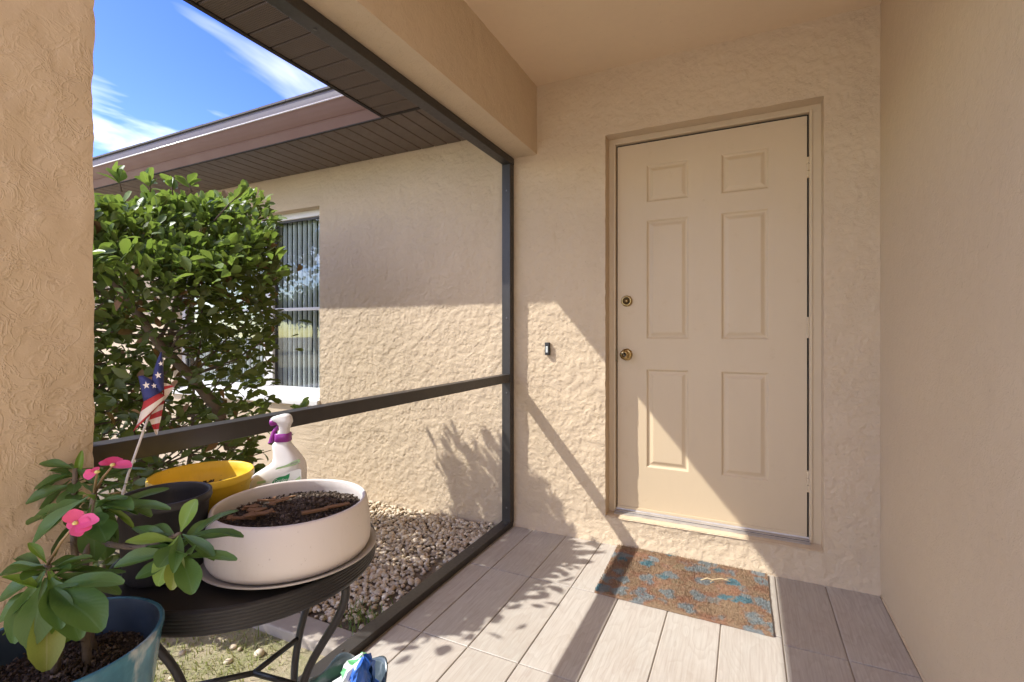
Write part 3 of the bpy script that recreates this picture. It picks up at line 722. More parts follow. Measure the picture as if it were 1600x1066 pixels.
# ------------------------------------------------------------------ gravel, grass, weeds
def icosphere(sub=2):
    bm = bmesh.new(); bmesh.ops.create_icosphere(bm, subdivisions=sub, radius=1); bm.verts.ensure_lookup_table()
    V = np.array([v.co[:] for v in bm.verts]); F = np.array([[v.index for v in f.verts] for f in bm.faces]); bm.free(); return V, F
IV, IF = icosphere(2)
def scatter_blobs(P, S, zsq=.62, jit=.10):
    n = len(P); m = len(IV)
    sc = S[:, None]*np.c_[rng.uniform(.85, 1.35, n), rng.uniform(.7, 1.0, n), rng.uniform(zsq*.75, zsq*1.2, n)]
    a = rng.random(n)*6.283; ca, sa = np.cos(a), np.sin(a)
    J = 1+jit*rng.normal(0, .45, (n, m))
    X = IV[None]*J[..., None]*sc[:, None, :]
    t = rng.normal(0, .25, n); ct, st = np.cos(t), np.sin(t)
    X = np.stack([X[..., 0]*ct[:, None]-X[..., 2]*st[:, None], X[..., 1], X[..., 0]*st[:, None]+X[..., 2]*ct[:, None]], -1)
    X = np.stack([X[..., 0]*ca[:, None]-X[..., 1]*sa[:, None], X[..., 0]*sa[:, None]+X[..., 1]*ca[:, None], X[..., 2]], -1)
    V = (X+P[:, None, :]).reshape(-1, 3); F = (IF[None]+(np.arange(n)*m)[:, None, None]).reshape(-1, 3); return V, F
pts = []
gx = np.arange(-3.6, -1.315, .0165); gy = np.arange(1.465, 2.6, .0165)
for x in gx:
    for y in gy:
        px, py = x+rng.uniform(-.011, .011), y+rng.uniform(-.011, .011)
        soil = max(0, 1-(-1.31-px)/.24)*max(0, min(1, (2.45-py)/.4))*1.1
        soil += max(0, min(1, .5-(py-1.46)/.22)) if px > -1.65 else 0
        soil += .9*max(0, mnoise.noise((px*2.6+4, py*2.6, 0))-.15)
        if px < -2.4 and rng.random() < .35: continue
        if py > 2.585 or rng.random() < min(.93, soil*.95): continue
        z = -.05+.022*((py-1.44)/1.175)**2
        pts.append((px, py, z+rng.uniform(.002, .016)))
pts = np.array(pts); S = rng.gamma(9, .00120, len(pts)).clip(.005, .020)
V, F = scatter_blobs(pts, S)
tag(link('gravel', np_mesh('gravel', V, F, [M['pebble']], smooth=True)), kind='stuff')
ex_ = np.array([(x, y, -.07) for x, y in zip(rng.uniform(-3.2, -1.45, 120), rng.uniform(.3, 1.31, 120))])
V, F = scatter_blobs(ex_, rng.uniform(.007, .022, 120)); tag(link('stray_pebbles', np_mesh('stray_pebbles', V, F, [M['pebble']], smooth=True)), kind='stuff')
def blades(P, h, w, leanamp, rngl):
    n = len(P); a = rngl.random(n)*6.283; d = np.c_[np.cos(a), np.sin(a)]; l = d*(h*leanamp)[:, None]; sd = np.c_[-d[:, 1], d[:, 0]]*w[:, None]
    z = P[:, 2]
    V = np.stack([np.c_[P[:, :2]-sd, z], np.c_[P[:, :2]+sd, z], np.c_[P[:, :2]+l*.35-sd*.7, z+h*.6], np.c_[P[:, :2]+l*.35+sd*.7, z+h*.6], np.c_[P[:, :2]+l, z+h*(1-leanamp*.25)]], 1)
    F = np.array([[0, 1, 3], [0, 3, 2], [2, 3, 4]])
    return V.reshape(-1, 3), (F[None]+(np.arange(n)*5)[:, None, None]).reshape(-1, 3)
n = 42000; P = np.c_[rng.uniform(-4.6, -1.33, n), rng.uniform(-.6, 1.325, n), np.full(n, -.076)]
dens = np.array([mnoise.noise((p[0]*3.1, p[1]*3.1, 7)) for p in P]); keep = dens > rng.uniform(-.5, .35, n); P = P[keep]; n = len(P)
V, F = blades(P, rng.gamma(5, .0042, n).clip(.006, .05), rng.uniform(.0012, .0026, n), rng.uniform(.4, 1.3, n), rng)
tag(link('grass', np_mesh('grass', V, F, [M['grass']])), kind='stuff')
def weed(cx, cy, n, h, label, sp=.03, name='weed'):
    P = np.c_[rng.normal(cx, sp, n), rng.normal(cy, sp, n), np.full(n, -.05)]
    V, F = blades(P, rng.uniform(h*.5, h*1.2, n), rng.uniform(.0015, .003, n), rng.uniform(.3, 1.1, n), rng)
    tag(link(name, np_mesh(name, V, F, [M['weed']])), label, 'weed')
weed(-1.42, 1.53, 110, .055, 'tuft of green grass at the near edge of the gravel by the concrete strip', .045, 'grass_tuft')
weed(-1.36, 2.55, 60, .05, 'tiny green weed sprouting where wall, gravel and screen post meet', .02)

# ------------------------------------------------------------------ leaves
def leaf_mesh(name, mat, nl=7, nw=4, curl=.12, fold=.16, tipw=1.35, wave=.03, thick=0):
    me = bpy.data.meshes.new(name); V = []; UV = []
    for i in range(nl+1):
        t = i/nl if i < nl-1 else (.93 if i == nl-1 else 1)
        wd = (math.sin(math.pi*min(1, t**tipw))**.62 if 0 < t < 1 else 0)*.5 + (.05 if i == 0 else 0) + (.10 if i == nl else 0)
        for j in range(nw+1):
            s = j/nw*2-1; x = wd*s
            z = -curl*t*t + fold*abs(s)**1.5*wd + wave*math.sin(t*7+j)*wd
            V.append((x, t, z)); UV.append((j/nw, t))
    F = [(i*(nw+1)+j, i*(nw+1)+j+1, (i+1)*(nw+1)+j+1, (i+1)*(nw+1)+j) for i in range(nl) for j in range(nw)]
    me.from_pydata(V, [], F); me.materials.append(mat); uv = me.uv_layers.new(name='UVMap')
    for p in me.polygons:
        p.use_smooth = True
        for li, vi in zip(p.loop_indices, p.vertices): uv.data[li].uv = UV[vi]
    return me
def leaf_matrix(base, tip, width, up=UP):
    y = (tip-base); L_ = y.length; y = y.normalized(); z = (up-y*up.dot(y))
    z = z.normalized() if z.length > 1e-4 else y.orthogonal().normalized(); x = y.cross(z)
    m = Matrix((x*width, y*L_, z*L_)).transposed().to_4x4(); m.translation = base; return m

# ------------------------------------------------------------------ shrub before the window
bush = empty('shrub', (-2.75, 1.3, -.07), 'large clipped evergreen shrub with glossy leaves before the window', 'shrub')
BC = Vector((-2.72, 1.28, 0))
def bush_r(a):
    """outline of the shrub seen from above, as a radius per heading"""
    ca, sa = math.cos(a), math.sin(a); rx = .66 if ca > 0 else 1.5; ry = (.62-.30*max(0, min(1, (-ca-.45)/.4))) if sa > 0 else .54
    return 1/((abs(ca)/rx)**2.6+(abs(sa)/ry)**2.6)**(1/2.6)
def top_z(x, y): return 1.74+.20*(y-1.2)/.7+.075*mnoise.noise((x*4.5, y*4.5, 1))-.85*max(0, x+2.42)-.10*max(0, x+2.9)
trunks = []
for k in range(11):
    a = random.uniform(0, 6.283); r0 = random.uniform(.05, .3); p0 = BC+Vector((math.cos(a)*r0*1.3-.1, math.sin(a)*r0*.6, -.09))
    r1 = bush_r(a)*random.uniform(.4, .78); p3 = BC+Vector((math.cos(a)*r1, math.sin(a)*r1, random.uniform(1.25, 1.65)))
    mid = p0.lerp(p3, .45)+Vector((random.uniform(-.15, .15), random.uniform(-.1, .1), random.uniform(-.2, .1)))
    pts_ = []
    for i in range(9):
        t = i/8; q = p0*(1-t)**2+mid*2*t*(1-t)+p3*t*t; q = q+Vector((mnoise.noise((t*5, k, 0)), mnoise.noise((t*5, k, 5)), 0))*.045; pts_.append(q)
    r_ = random.uniform(.012, .026); rr = [r_*(1-.75*i/8) for i in range(9)]
    MB().tube(pts_, rr, 8).build('trunk', M['bark'], bush, smooth=True); trunks.append(pts_)
MB().tube([at(150, 405, 1.98), at(185, 450, 2.0), at(215, 490, 2.02), at(250, 540, 2.08), at(300, 590, 2.16), at(340, 640, 2.2), at(360, 700, 2.25)], [.011, .014, .017, .019, .021, .024, .026], 8).build('trunk', M['bark'], bush, smooth=True)
twigs = MB(); tips = []
for pts_ in trunks:
    for q in range(26):
        i = random.randint(3, 8); p = pts_[i]; a = random.uniform(0, 6.283)
        d = Vector((math.cos(a), math.sin(a)*.8, random.uniform(-.2, 1.0))).normalized()*random.uniform(.15, .5)
        e = p+d; v_ = e-BC; rr_ = math.hypot(v_.x, v_.y); lim = bush_r(math.atan2(v_.y, v_.x))
        if rr_ > lim: e.x = BC.x+v_.x*lim/rr_; e.y = BC.y+v_.y*lim/rr_
        e.z = min(e.z, top_z(e.x, e.y)-.02); m_ = p.lerp(e, .5)+Vector((0, 0, random.uniform(-.05, .03)))
        twigs.tube([p, m_, e], [.006, .0045, .002], 5, cap=False); tips.append(e)
twigs.build('twigs', M['bark'], bush, smooth=True, kind='stuff')
# leaves: positions fill a shell, dense on top, thin low down
LP = []; LN = []
def add_leaf(p, out):
    d = (out+Vector((random.gauss(0, .55), random.gauss(0, .55), random.gauss(0, .45)))).normalized()
    LP.append((p, d))
for q in range(16500):
    a = random.uniform(0, 6.283); lim = bush_r(a); t = random.random()
    if q < 5200:   # the top
        rr_ = lim*math.sqrt(random.random()); x, y = BC.x+rr_*math.cos(a), BC.y+rr_*math.sin(a); z = top_z(x, y)-random.expovariate(1/.09); out = Vector((math.cos(a)*.4, math.sin(a)*.4, .9))
    elif q < 12500: # the sides
        z = random.uniform(.0, 1.7); dz = .72 if .45 < z < 1.25 else 1
        if random.random() > dz: continue
        bulge = 1-.10*abs(z-1.2)+.10*mnoise.noise((math.cos(a)*3, math.sin(a)*3, z*3)); bulge *= 1-(.22*max(0, -math.sin(a)) + .06)*max(0, min(1, (1.42-z)/.4)); rr_ = lim*bulge*(1-random.expovariate(1/.10)); x, y = BC.x+rr_*math.cos(a), BC.y+rr_*math.sin(a); out = Vector((math.cos(a), math.sin(a), .25))
        if z > top_z(x, y): continue
    else:          # inside, on the twigs
        e = random.choice(tips); x, y, z = e+Vector((random.gauss(0, .06), random.gauss(0, .06), random.gauss(0, .05))); out = Vector((random.gauss(0, 1), random.gauss(0, 1), .3)).normalized()
    # open gaps where the wall behind shines through
    g_ = mnoise.noise((x*3.3, y*3.3, z*3.3+9))
    if z < 1.35 and g_ > .31: continue
    add_leaf(Vector((x, y, z)), out)
cl = []                                   # which leaves show largest: nearest the camera and outermost
camp = Vector((0, 0, CAM_H))
for i, (p, d) in enumerate(LP):
    a = math.atan2(p.y-BC.y, p.x-BC.x); rel = math.hypot(p.x-BC.x, p.y-BC.y)/bush_r(a)
    front = (p-BC).normalized().dot((camp-BC).normalized())
    cl.append(((p.z > top_z(p.x, p.y)-.06)*1.3 + rel*front + (rel > .88)*.2 - (p-camp).length*.35 - (5 if p.x < -3.4 else 0), i))
cl.sort(reverse=True); single = {i for _, i in cl[:285]}
lm = [leaf_mesh('leaf', M['leaf_obj'], 5, 2, .15, .3), leaf_mesh('leaf', M['leaf_obj'], 5, 2, .3, .15), leaf_mesh('leaf', M['leaf_new_lit'], 5, 2, .12, .35), leaf_mesh('leaf', M['leaf_new_lit'], 5, 2, .28, .2)]
inv_b = WORLD_OF(bush).inverted()
def leaf_obj(me, mtx, parent, inv, label=None):
    o = bpy.data.objects.new('leaf', me); COL.objects.link(o); o.parent = parent; o.matrix_parent_inverse = inv; o.matrix_basis = mtx
    if label: o['label'] = label
    return o
UL = np.array([(-.03, 0, 0), (.03, 0, 0), (-.32, .33, .04), (0, .33, -.03), (.32, .33, .04), (-.46, .66, .0), (0, .68, -.07), (.46, .66, .0), (-.27, .93, -.08), (.27, .93, -.08), (0, 1.0, -.16)])
UFq = np.array([(0, 1, 3), (0, 3, 2), (1, 4, 3), (2, 3, 6), (2, 6, 5), (3, 4, 7), (3, 7, 6), (5, 6, 8), (6, 7, 9), (6, 10, 8), (6, 9, 10)])
Vs = []; Fs = []; mis = []; c = 0
for i, (p, d) in enumerate(LP):
    L_ = random.triangular(.03, .084, .054); og = Vector((p.x-BC.x, (p.y-BC.y)*1.3, 0)).normalized(); k_ = 0 if p.z > top_z(p.x, p.y)-.12 else 1; up = (UP*(1.0-.35*k_)+og*.9*k_+Vector((random.gauss(0, .55), random.gauss(0, .55), random.gauss(0, .2)))); new_lit = p.z > top_z(p.x, p.y)-.07 and random.random() < .85
    m_ = leaf_matrix(p, p+d*L_, L_*random.uniform(.5, .62), up)
    if i in single: leaf_obj(lm[(2 if new_lit else 0)+random.randint(0, 1)], m_, bush, inv_b); continue
    A_ = np.array(m_.to_3x3()); Vs.append(UL@A_.T+np.array(p)); Fs.append(UFq+c); c += len(UL); mis += [(1 if new_lit else (2 if random.random() < .055 else 0))]*len(UFq)
M['leaf_new_lit_i'] = leaf_mat('shrub_new_lit_leaf_mass', (.12, .19, .04), (.21, .28, .065), .4, .4)
me = np_mesh('foliage', np.concatenate(Vs), np.concatenate(Fs), [M['leaf'], M['leaf_new_lit_i'], M['leaf_dry']], mis, smooth=True)
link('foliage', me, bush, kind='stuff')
# a few tall shoots breaking the clipped outline
shoots = [((335, 345, 2.35), (380, 300, 2.4)), ((300, 300, 2.3), (292, 285, 2.3)), ((190, 300, 2.1), (182, 275, 2.1)), ((235, 300, 2.2), (232, 285, 2.2)), ((425, 440, 2.35), (446, 428, 2.35)), ((440, 670, 2.2), (475, 636, 2.2)), ((270, 305, 2.3), (268, 288, 2.3)), ((410, 345, 2.5), (425, 345, 2.5))]
for (b0, b1) in shoots:
    a0, a1 = at(*b0), at(*b1); MB().tube([a0, a0.lerp(a1, .5)+Vector((0, 0, .01)), a1], [.004, .003, .0018], 6).build('shoot', M['bark'], bush, smooth=True)
    for k in range(7):
        t = .45+.55*k/6; p = a0.lerp(a1, t); ax = (a1-a0).normalized(); d = (ax*.6+Vector((random.gauss(0, .6), random.gauss(0, .6), .35))).normalized()
        L_ = random.uniform(.055, .08); leaf_obj(lm[2+k % 2], leaf_matrix(p, p+d*L_, L_*.6, Vector((random.gauss(0, .6), random.gauss(0, .6), 1))), bush, inv_b)

# ------------------------------------------------------------------ side table
TCX, TCY, TZ, TR = -.966, .706, .67, .254
tb = empty('side_table', (TCX, TCY, 0), 'round black metal patio side table carrying the pots beside the screen', 'table')
def perf_mat():
    m = Mat('perforated_steel'); vo = m.N('ShaderNodeTexVoronoi', Scale=120.0, Randomness=0.0); m.L(m.tc.outputs['Object'], vo.inputs['Vector'])
    d = m.ramp(vo.outputs['Distance'], (.30, 0), (.38, 1)); m.color(m.mix(d, (.004, .004, .004), (.028, .025, .023))); m.rough(.5); m.bump(d, .5, .001); return m.m
M['perf'] = perf_mat()
MB().lathe([(0, .0), (TR-.02, 0), (TR-.014, .001)], 72, (TCX, TCY, TZ)).build('table_top', M['perf'], tb)
rib = [(TR-.014, .001), (TR-.012, .005), (TR-.006, .007)]
for q in range(6): z = .005-q*.0068; rib += [(TR+.0012, z*.88), (TR+.0014, (z-.0036)*.88), (TR-.0002, (z-.0050)*.88), (TR-.0002, (z-.0062)*.88)]
rib += [(TR-.003, -.0355), (TR-.02, -.0355)]
MB().lathe(rib, 96, (TCX, TCY, TZ)).build('table_rim', M['black_plastic'], tb, smooth=True)
LEGA = [0, 0, 0]
for k, deg in enumerate((70, 200, 342)):
    a = R(deg); dv_ = LAT*math.cos(a)+DEP*math.sin(a)
    pts_ = [Vector((TCX, TCY, z))+dv_*r_ for r_, z in ((.236, .628), (.235, .60), (.215, .555), (.18, .50), (.145, .44), (.122, .37), (.115, .30), (.125, .22), (.16, .13), (.21, .05), (.24, .010), (.25, .008))]
    sm = []
    for i in range(len(pts_)-1):
        p0, p1, p2, p3 = pts_[max(i-1, 0)], pts_[i], pts_[i+1], pts_[min(i+2, len(pts_)-1)]
        for t in (0, .33, .66): sm.append(.5*((2*p1)+(p2-p0)*t+(2*p0-5*p1+4*p2-p3)*t*t+(-p0+3*p1-3*p2+p3)*t**3))
    sm.append(pts_[-1])
    MB().tube(sm, .0085, 10).build('leg', M['black_plastic'], tb, smooth=True)
    MB().tube([Vector((TCX, TCY, .40)), Vector((TCX, TCY, .40))+dv_*.128], .006, 8).build('brace', M['black_plastic'], tb, smooth=True)

# ---- saucer and white bowl
bx, by = -.866, .722
o = MB().lathe([(0, 0), (.150, 0), (.165, .006), (.172, .010), (.171, .013), (.163, .009), (.15, .004), (0, .004)], 72, (bx, by, TZ+.0075)).build('saucer', M['saucer'], smooth=True)
tag(o, 'shallow grey saucer under the white bowl planter on the table', 'saucer')
bowl = empty('planter_bowl', (bx, by, TZ+.012), 'low wide white ceramic bowl planter filled with soil, on the table', 'planter')
zb_ = TZ+.0125
MB().lathe([(0, .0), (.146, .0), (.153, .004), (.158, .014), (.1595, .03), (.158, .06), (.154, .085), (.1515, .100), (.150, .1035), (.1475, .105), (.1445, .1045), (.1425, .101), (.144, .085), (.147, .05), (.146, .03), (0, .03)], 96, (bx, by, zb_)).build('bowl', M['white_pot'], bowl, smooth=True)
def soil_disc(cx, cy, z, r, h, parent, seed, mound=(0, 0), name='soil'):
    rows = []
    for i in range(26):
        rr_ = r*(1-i/25); row = []
        for k in range(64):
            a = 2*math.pi*k/64; x, y = rr_*math.cos(a), rr_*math.sin(a)
            e = math.exp(-((x-mound[0])**2+(y-mound[1])**2)/(r*.55)**2)
            row.append((cx+x, cy+y, z+h*e*(1 if rr_ < r*.98 else .6)+.008*mnoise.noise((x*45, y*45, seed))+.005*mnoise.noise((x*120, y*120, seed))))
        rows.append(row)
    return MB().grid(rows, True).build(name, M['soil'], parent, smooth=True)
md = LAT*.035+DEP*.02
soil_disc(bx, by, zb_+.072, .1435, .020, bowl, 3, (md.x, md.y))
def crumbs(cx, cy, z, r, n, s0, s1, parent, off=(0, 0), h=.02, hr=.08):
    a = rng.random(n)*6.283; q = r*np.sqrt(rng.random(n)); x, y = q*np.cos(a), q*np.sin(a)
    e = np.exp(-((x-off[0])**2+(y-off[1])**2)/hr**2)
    V, F = scatter_blobs(np.c_[cx+x, cy+y, z+h*e+rng.uniform(-.002, .004, n)], rng.uniform(s0, s1, n)*(.6+.8*e), .9, .95)
    return link('soil_crumbs', np_mesh('soil_crumbs', V, F, [M['crumb']]), parent, kind='stuff')
crumbs(bx, by, zb_+.073, .140, 3200, .0009, .0034, bowl, (md.x, md.y), .022)
chip = MB()
def chip_piece(p, yaw, l, w, t, tilt=0):
    mm = Matrix.Translation(p) @ Matrix.Rotation(yaw, 4, 'Z') @ Matrix.Rotation(tilt, 4, 'Y'); b = MB().box(-l/2, l/2, -w/2, w/2, -t/2, t/2)
    b.v = [tuple(mm @ Vector((q[0], q[1]*(1-.4*abs(q[0])/(l/2)*random.random()), q[2]+.003*mnoise.noise(Vector(q)*90)))) for q in b.v]; return b
for k in range(26):
    l_ = random.uniform(-.115, -.02); dd = random.uniform(-.06, .05); p = Vector((bx, by, zb_+.082+.006*random.random()+.012*math.exp(-((l_+.0)/.07)**2)))+LAT*l_+DEP*dd
    if (Vector((p.x-bx, p.y-by))).length > .128: continue
    chip_piece(p, random.uniform(0, 3), random.uniform(.016, .048), random.uniform(.005, .012), .0022, random.uniform(-.16, .16)).build('bark_chip', M['bark_chip'], bowl)
for l_, dd in ((.095, .0), (.06, -.03)):
    chip_piece(Vector((bx, by, zb_+.092))+LAT*l_+DEP*dd, 1.0, .05, .012, .004).build('bark_chip', M['bark_chip'], bowl)

# ---- black nursery pot
kx, ky = -1.015, .553
bp = empty('nursery_pot', (kx, ky, TZ), 'empty black plastic nursery pot behind the pink flowering plant on the table', 'flower pot')
MB().lathe([(0, 0), (.060, 0), (.064, .004), (.074, .134), (.0775, .135), (.0795, .140), (.0785, .151), (.076, .152), (.073, .149), (.071, .134), (.061, .03), (0, .03)], 64, (kx, ky, TZ+.008)).build('pot', M['pot_black'], bp, smooth=True)
soil_disc(kx, ky, TZ+.045, .0615, .003, bp, 8)
# ---- yellow pot
yx, yy = -1.136, .700
yp = empty('yellow_pot', (yx, yy, TZ), 'yellow plastic flower pot with a little soil, behind the black pot', 'flower pot')
MB().lathe([(0, 0), (.076, 0), (.080, .004), (.1, .118), (.1035, .121), (.106, .126), (.106, .138), (.1035, .140), (.1005, .138), (.098, .12), (.094, .09), (0, .09)], 64, (yx, yy, TZ+.008), mod=lambda i, a, r, z: (r*(1+.006*math.sin(a*16)*(z > .09)), z)).build('pot', M['yellow'], yp, smooth=True)
soil_disc(yx, yy, TZ+.092, .0925, .010, yp, 12, (.03, .03))
crumbs(yx, yy, TZ+.1, .085, 160, .002, .005, yp, (.03, .03), .01)

# ---- spray bottle, facing along the camera's lateral axis
sx_, sy_ = -1.084, .868
sb = empty('spray_bottle', (sx_, sy_, TZ), 'white garden spray bottle with purple trigger and green leaf label behind the bowl', 'spray bottle')
so = Vector((sx_, sy_, TZ+.008)); PX = .001652      # metres per photo pixel at the bottle
def sbp(u, d, z): return so+LAT*u+DEP*d+UP*z
def section(l, r, hd, z, n=28):
    c_, hw = (l+r)/2, (r-l)/2; row = []
    for k in range(n):
        a = 2*math.pi*k/n; ca, sa = math.cos(a), math.sin(a); e = .6
        row.append(sbp(c_+hw*math.copysign(abs(ca)**e, ca), hd*math.copysign(abs(sa)**e, sa), z))
    return row
def cu(x): return (370+x*.15-437)*PX*1.0
def cz(y): return (798-(630+y*.15))*PX
prof = [(1140, 135, 690, .030), (1110, 118, 700, .034), (900, 112, 700, .036), (780, 122, 700, .036), (735, 165, 700, .036), (690, 225, 700, .035), (650, 290, 697, .034), (610, 355, 688, .032), (580, 385, 676, .030), (540, 390, 652, .027), (480, 388, 606, .024), (440, 378, 572, .021), (415, 372, 556, .019), (395, 385, 546, .017), (375, 405, 544, .016)]
b = MB().grid([section(cu(l), cu(r), h_, cz(y)) for y, l, r, h_ in prof], True, mf=lambda i, j: 1 if (i < 4 and 11 <= j <= 17) else 0)
b.f.append(tuple(range(27, -1, -1))); b.m.append(0)
body = b.build('body', [M['bottle'], M['amber']], sb, smooth=True, fixn=True)
b = MB().grid([section(cu(l), cu(r), h_, cz(y)) for y, l, r, h_ in [(378, 402, 548, .017), (372, 398, 552, .018), (300, 400, 550, .018), (292, 408, 545, .016)]], True)
b.build('collar', M['purple'], sb, smooth=True)
hd_ = [(294, 425, 535, .013), (260, 445, 533, .012), (215, 435, 548, .013), (180, 412, 566, .014), (160, 362, 566, .014), (140, 352, 562, .013), (124, 372, 558, .012), (108, 425, 545, .011), (97, 465, 525, .008), (94, 480, 512, .004)]
b = MB().grid([section(cu(l), cu(r), h_, cz(y)) for y, l, r, h_ in hd_], True); b.f.append(tuple(len(b.v)-28+q for q in range(28))); b.m.append(0)
b.build('spray_head', M['bottle'], sb, smooth=True, fixn=True)
c0 = sbp(cu(420), 0, cz(178)); MB().tube([c0, sbp(cu(352), 0, cz(186)), sbp(cu(345), 0, cz(187))], [.0085, .0095, .0085], 14).build('nozzle', M['purple'], sb, smooth=True)
tl = [(440, 215), (410, 240), (385, 280), (370, 330), (358, 378), (350, 392)]
b = MB(); rows = []
for i, (x, y) in enumerate(tl):
    hw = .0055+.001*i; t_ = .0045
    rows.append([sbp(cu(x)-t_, -hw, cz(y)), sbp(cu(x)+t_, -hw, cz(y)), sbp(cu(x)+t_, hw, cz(y)), sbp(cu(x)-t_, hw, cz(y))])
b.grid(rows, True); b.build('trigger', M['purple'], sb, smooth=True)
def on_label(poly, name, mat, lift=.0006, hd=.0362):
    return MB().quad(*[sbp(cu(x)+.0165, -hd-lift, cz(y)+.0155) for x, y in poly]).build(name, mat, body, fixn=False)
on_label([(215, 1000), (215, 870), (330, 800), (470, 740), (640, 690), (660, 700), (660, 1000)], 'label', M['label_white'], .0005)
on_label([(395, 700), (410, 680), (500, 655), (570, 618), (640, 590), (650, 620), (600, 650), (520, 670)], 'label_band', M['label_pale'], .0004)
on_label([(540, 655), (560, 628), (625, 610), (625, 628)], 'label_print', M['label_text'], .0007)
on_label([(210, 845), (215, 820), (300, 805), (300, 830)], 'label_band', M['label_pale'], .0009)
on_label([(480, 950), (560, 830), (650, 760), (655, 830), (600, 900)], 'label_band', M['label_pale'], .0008)
on_label([(362, 860), (368, 822), (395, 792), (440, 772), (500, 760), (545, 735), (540, 770), (522, 812), (495, 840)], 'label_leaf', M['label_green'], .0012)
fc = bpy.data.curves.new('lettering', 'FONT'); fc.body = 'Garden'; fc.size = 1.0; fc.shear = .25
fo = bpy.data.objects.new('lettering_tmp', fc); COL.objects.link(fo); dg = bpy.context.evaluated_depsgraph_get(); tm = bpy.data.meshes.new_from_object(fo.evaluated_get(dg)); bpy.data.objects.remove(fo)
wmax = max(v.co.x for v in tm.vertices); scl = (cu(520)-cu(378))/wmax
for v in tm.vertices:
    u_ = cu(380)+.0165+v.co.x*scl; z_ = cz(836)+.0155+v.co.y*scl*1.15+(u_-cu(380)-.0165)*.16; p = sbp(u_, -.0362-.0018, z_); v.co = p
tm.materials.clear(); tm.materials.append(M['label_white']); link('lettering', tm, body)

# ------------------------------------------------------------------ blue pot on its stand
ux, uy, uz, ur = -.876, .338, .70, .1225
st = empty('plant_stand', (ux, uy, 0), 'thin black metal stand under the blue glazed pot', 'plant stand')
b = MB(); ring = [Vector((ux+.085*math.cos(a), uy+.085*math.sin(a), .455)) for a in np.linspace(0, 2*math.pi, 33)]
b.tube(ring, .006, 8, cap=False).build('ring', M['black_plastic'], st, smooth=True)
for deg in (20, 140, 260):
    a = R(deg); d = LAT*math.cos(a)+DEP*math.sin(a); c_ = Vector((ux, uy, 0))
    MB().tube([c_+d*.10+UP*.50, c_+d*.088+UP*.455, c_+d*.10+UP*.2, c_+d*.13+UP*.006], .006, 8).build('leg', M['black_plastic'], st, smooth=True)
up_ = empty('blue_pot', (ux, uy, .461), 'blue glazed pot streaked with white, full of dark soil, holding the pink flowering plant', 'flower pot')
MB().lathe([(0, .0), (.070, .0), (.076, .005), (.092, .06), (.110, .15), (.1195, .225), (.1225, .236), (.1225, .241), (.1195, .2425), (.1160, .2405)], 80, (ux, uy, .461)).lathe([(.1160, .2405), (.1140, .236), (.108, .19), (.104, .17), (0, .17)], 80, (ux, uy, .461), m=1).build('pot', [M['blue_glaze'], M['blue_inside']], up_, smooth=True)
soil_disc(ux, uy, .461+.190, .1095, .004, up_, 21)
crumbs(ux, uy, .461+.192, .104, 1500, .0008, .0026, up_, (0, 0), .005)

# ------------------------------------------------------------------ crown of thorns in the blue pot
pl = empty('thorn_plant', (ux, uy, .65), 'leafy succulent shrub with pink flowers growing from the blue glazed pot', 'potted plant')
inv_p = WORLD_OF(pl).inverted()
tlm = {k_: [leaf_mesh('leaf', M[m_], 9, 4, c_, f_, 1.65, .05) for c_, f_ in ((.16, .18), (.26, .12), (.08, .26))] for k_, m_ in (('d', 'thorn_leaf'), ('y', 'thorn_leaf_young'), ('w', 'thorn_leaf_yellow'))}
def C(x, y): return (x*.381, 660+y*.381)                # photo crop of the plant to photo pixels
def rosette(bc, D, leaves):
    px, py = C(*bc); base = at(px, py, D)
    for i, (tx, ty, w, dd, kind) in enumerate(leaves):
        tip = at(*C(tx, ty), D+dd); bs = base+Vector((0, 0, -.012*(i % 4)))+(tip-base)*.05
        L_ = (tip-bs).length; toc = (camp-tip).normalized()
        hint = (UP*.8+toc*.55+(tip-bs).normalized()*.2).normalized()
        o = leaf_obj(tlm[kind][i % 3], leaf_matrix(bs, tip, w*.381*D/FPX*.98, hint), pl, inv_p)
    for k in range(9):
        a = random.uniform(0, 6.283); d = (LAT*math.cos(a)*1.0+DEP*math.sin(a)*.8+UP*random.uniform(-.55, .45)).normalized(); L_ = random.uniform(.045, .085)
        leaf_obj(tlm['d'][k % 3], leaf_matrix(base-UP*random.uniform(0, .035), base+d*L_+DEP*.02-UP*.01, L_*.34, UP), pl, inv_p)
    return base
r1 = rosette((195, 585), .66, [(22, 920, 95, -.035, 'd'), (112, 915, 125, -.045, 'd'), (190, 1022, 115, -.03, 'w'), (65, 968, 85, -.0, 'y'), (300, 895, 105, -.01, 'y'), (330, 880, 125, -.035, 'd'), (405, 800, 150, -.06, 'd'), (445, 592, 90, -.03, 'd'), (-20, 625, 60, .0, 'd'), (-30, 720, 80, -.02, 'd'), (-40, 800, 80, -.03, 'd'), (20, 628, 40, -.035, 'y'), (122, 488, 34, .0, 'y'), (515, 660, 75, .04, 'd'), (250, 830, 100, -.055, 'd'), (-20, 860, 70, -.01, 'y'), (345, 560, 90, .03, 'd'), (60, 545, 50, .03, 'd')])
r2 = rosette((388, 290), .74, [(88, 495, 70, -.03, 'd'), (140, 345, 62, .0, 'd'), (100, 400, 50, .03, 'd'), (432, 462, 105, -.04, 'd'), (385, 575, 105, -.02, 'd'), (540, 345, 75, -.03, 'd'), (682, 325, 55, .0, 'd'), (668, 240, 48, .05, 'd'), (628, 378, 62, .03, 'd'), (560, 418, 34, .02, 'y'), (160, 500, 80, .02, 'd'), (480, 475, 55, .04, 'd'), (505, 540, 60, .05, 'd'), (350, 260, 45, -.04, 'y'), (450, 560, 90, .03, 'd'), (520, 300, 60, .03, 'd'), (240, 370, 70, .04, 'd')])
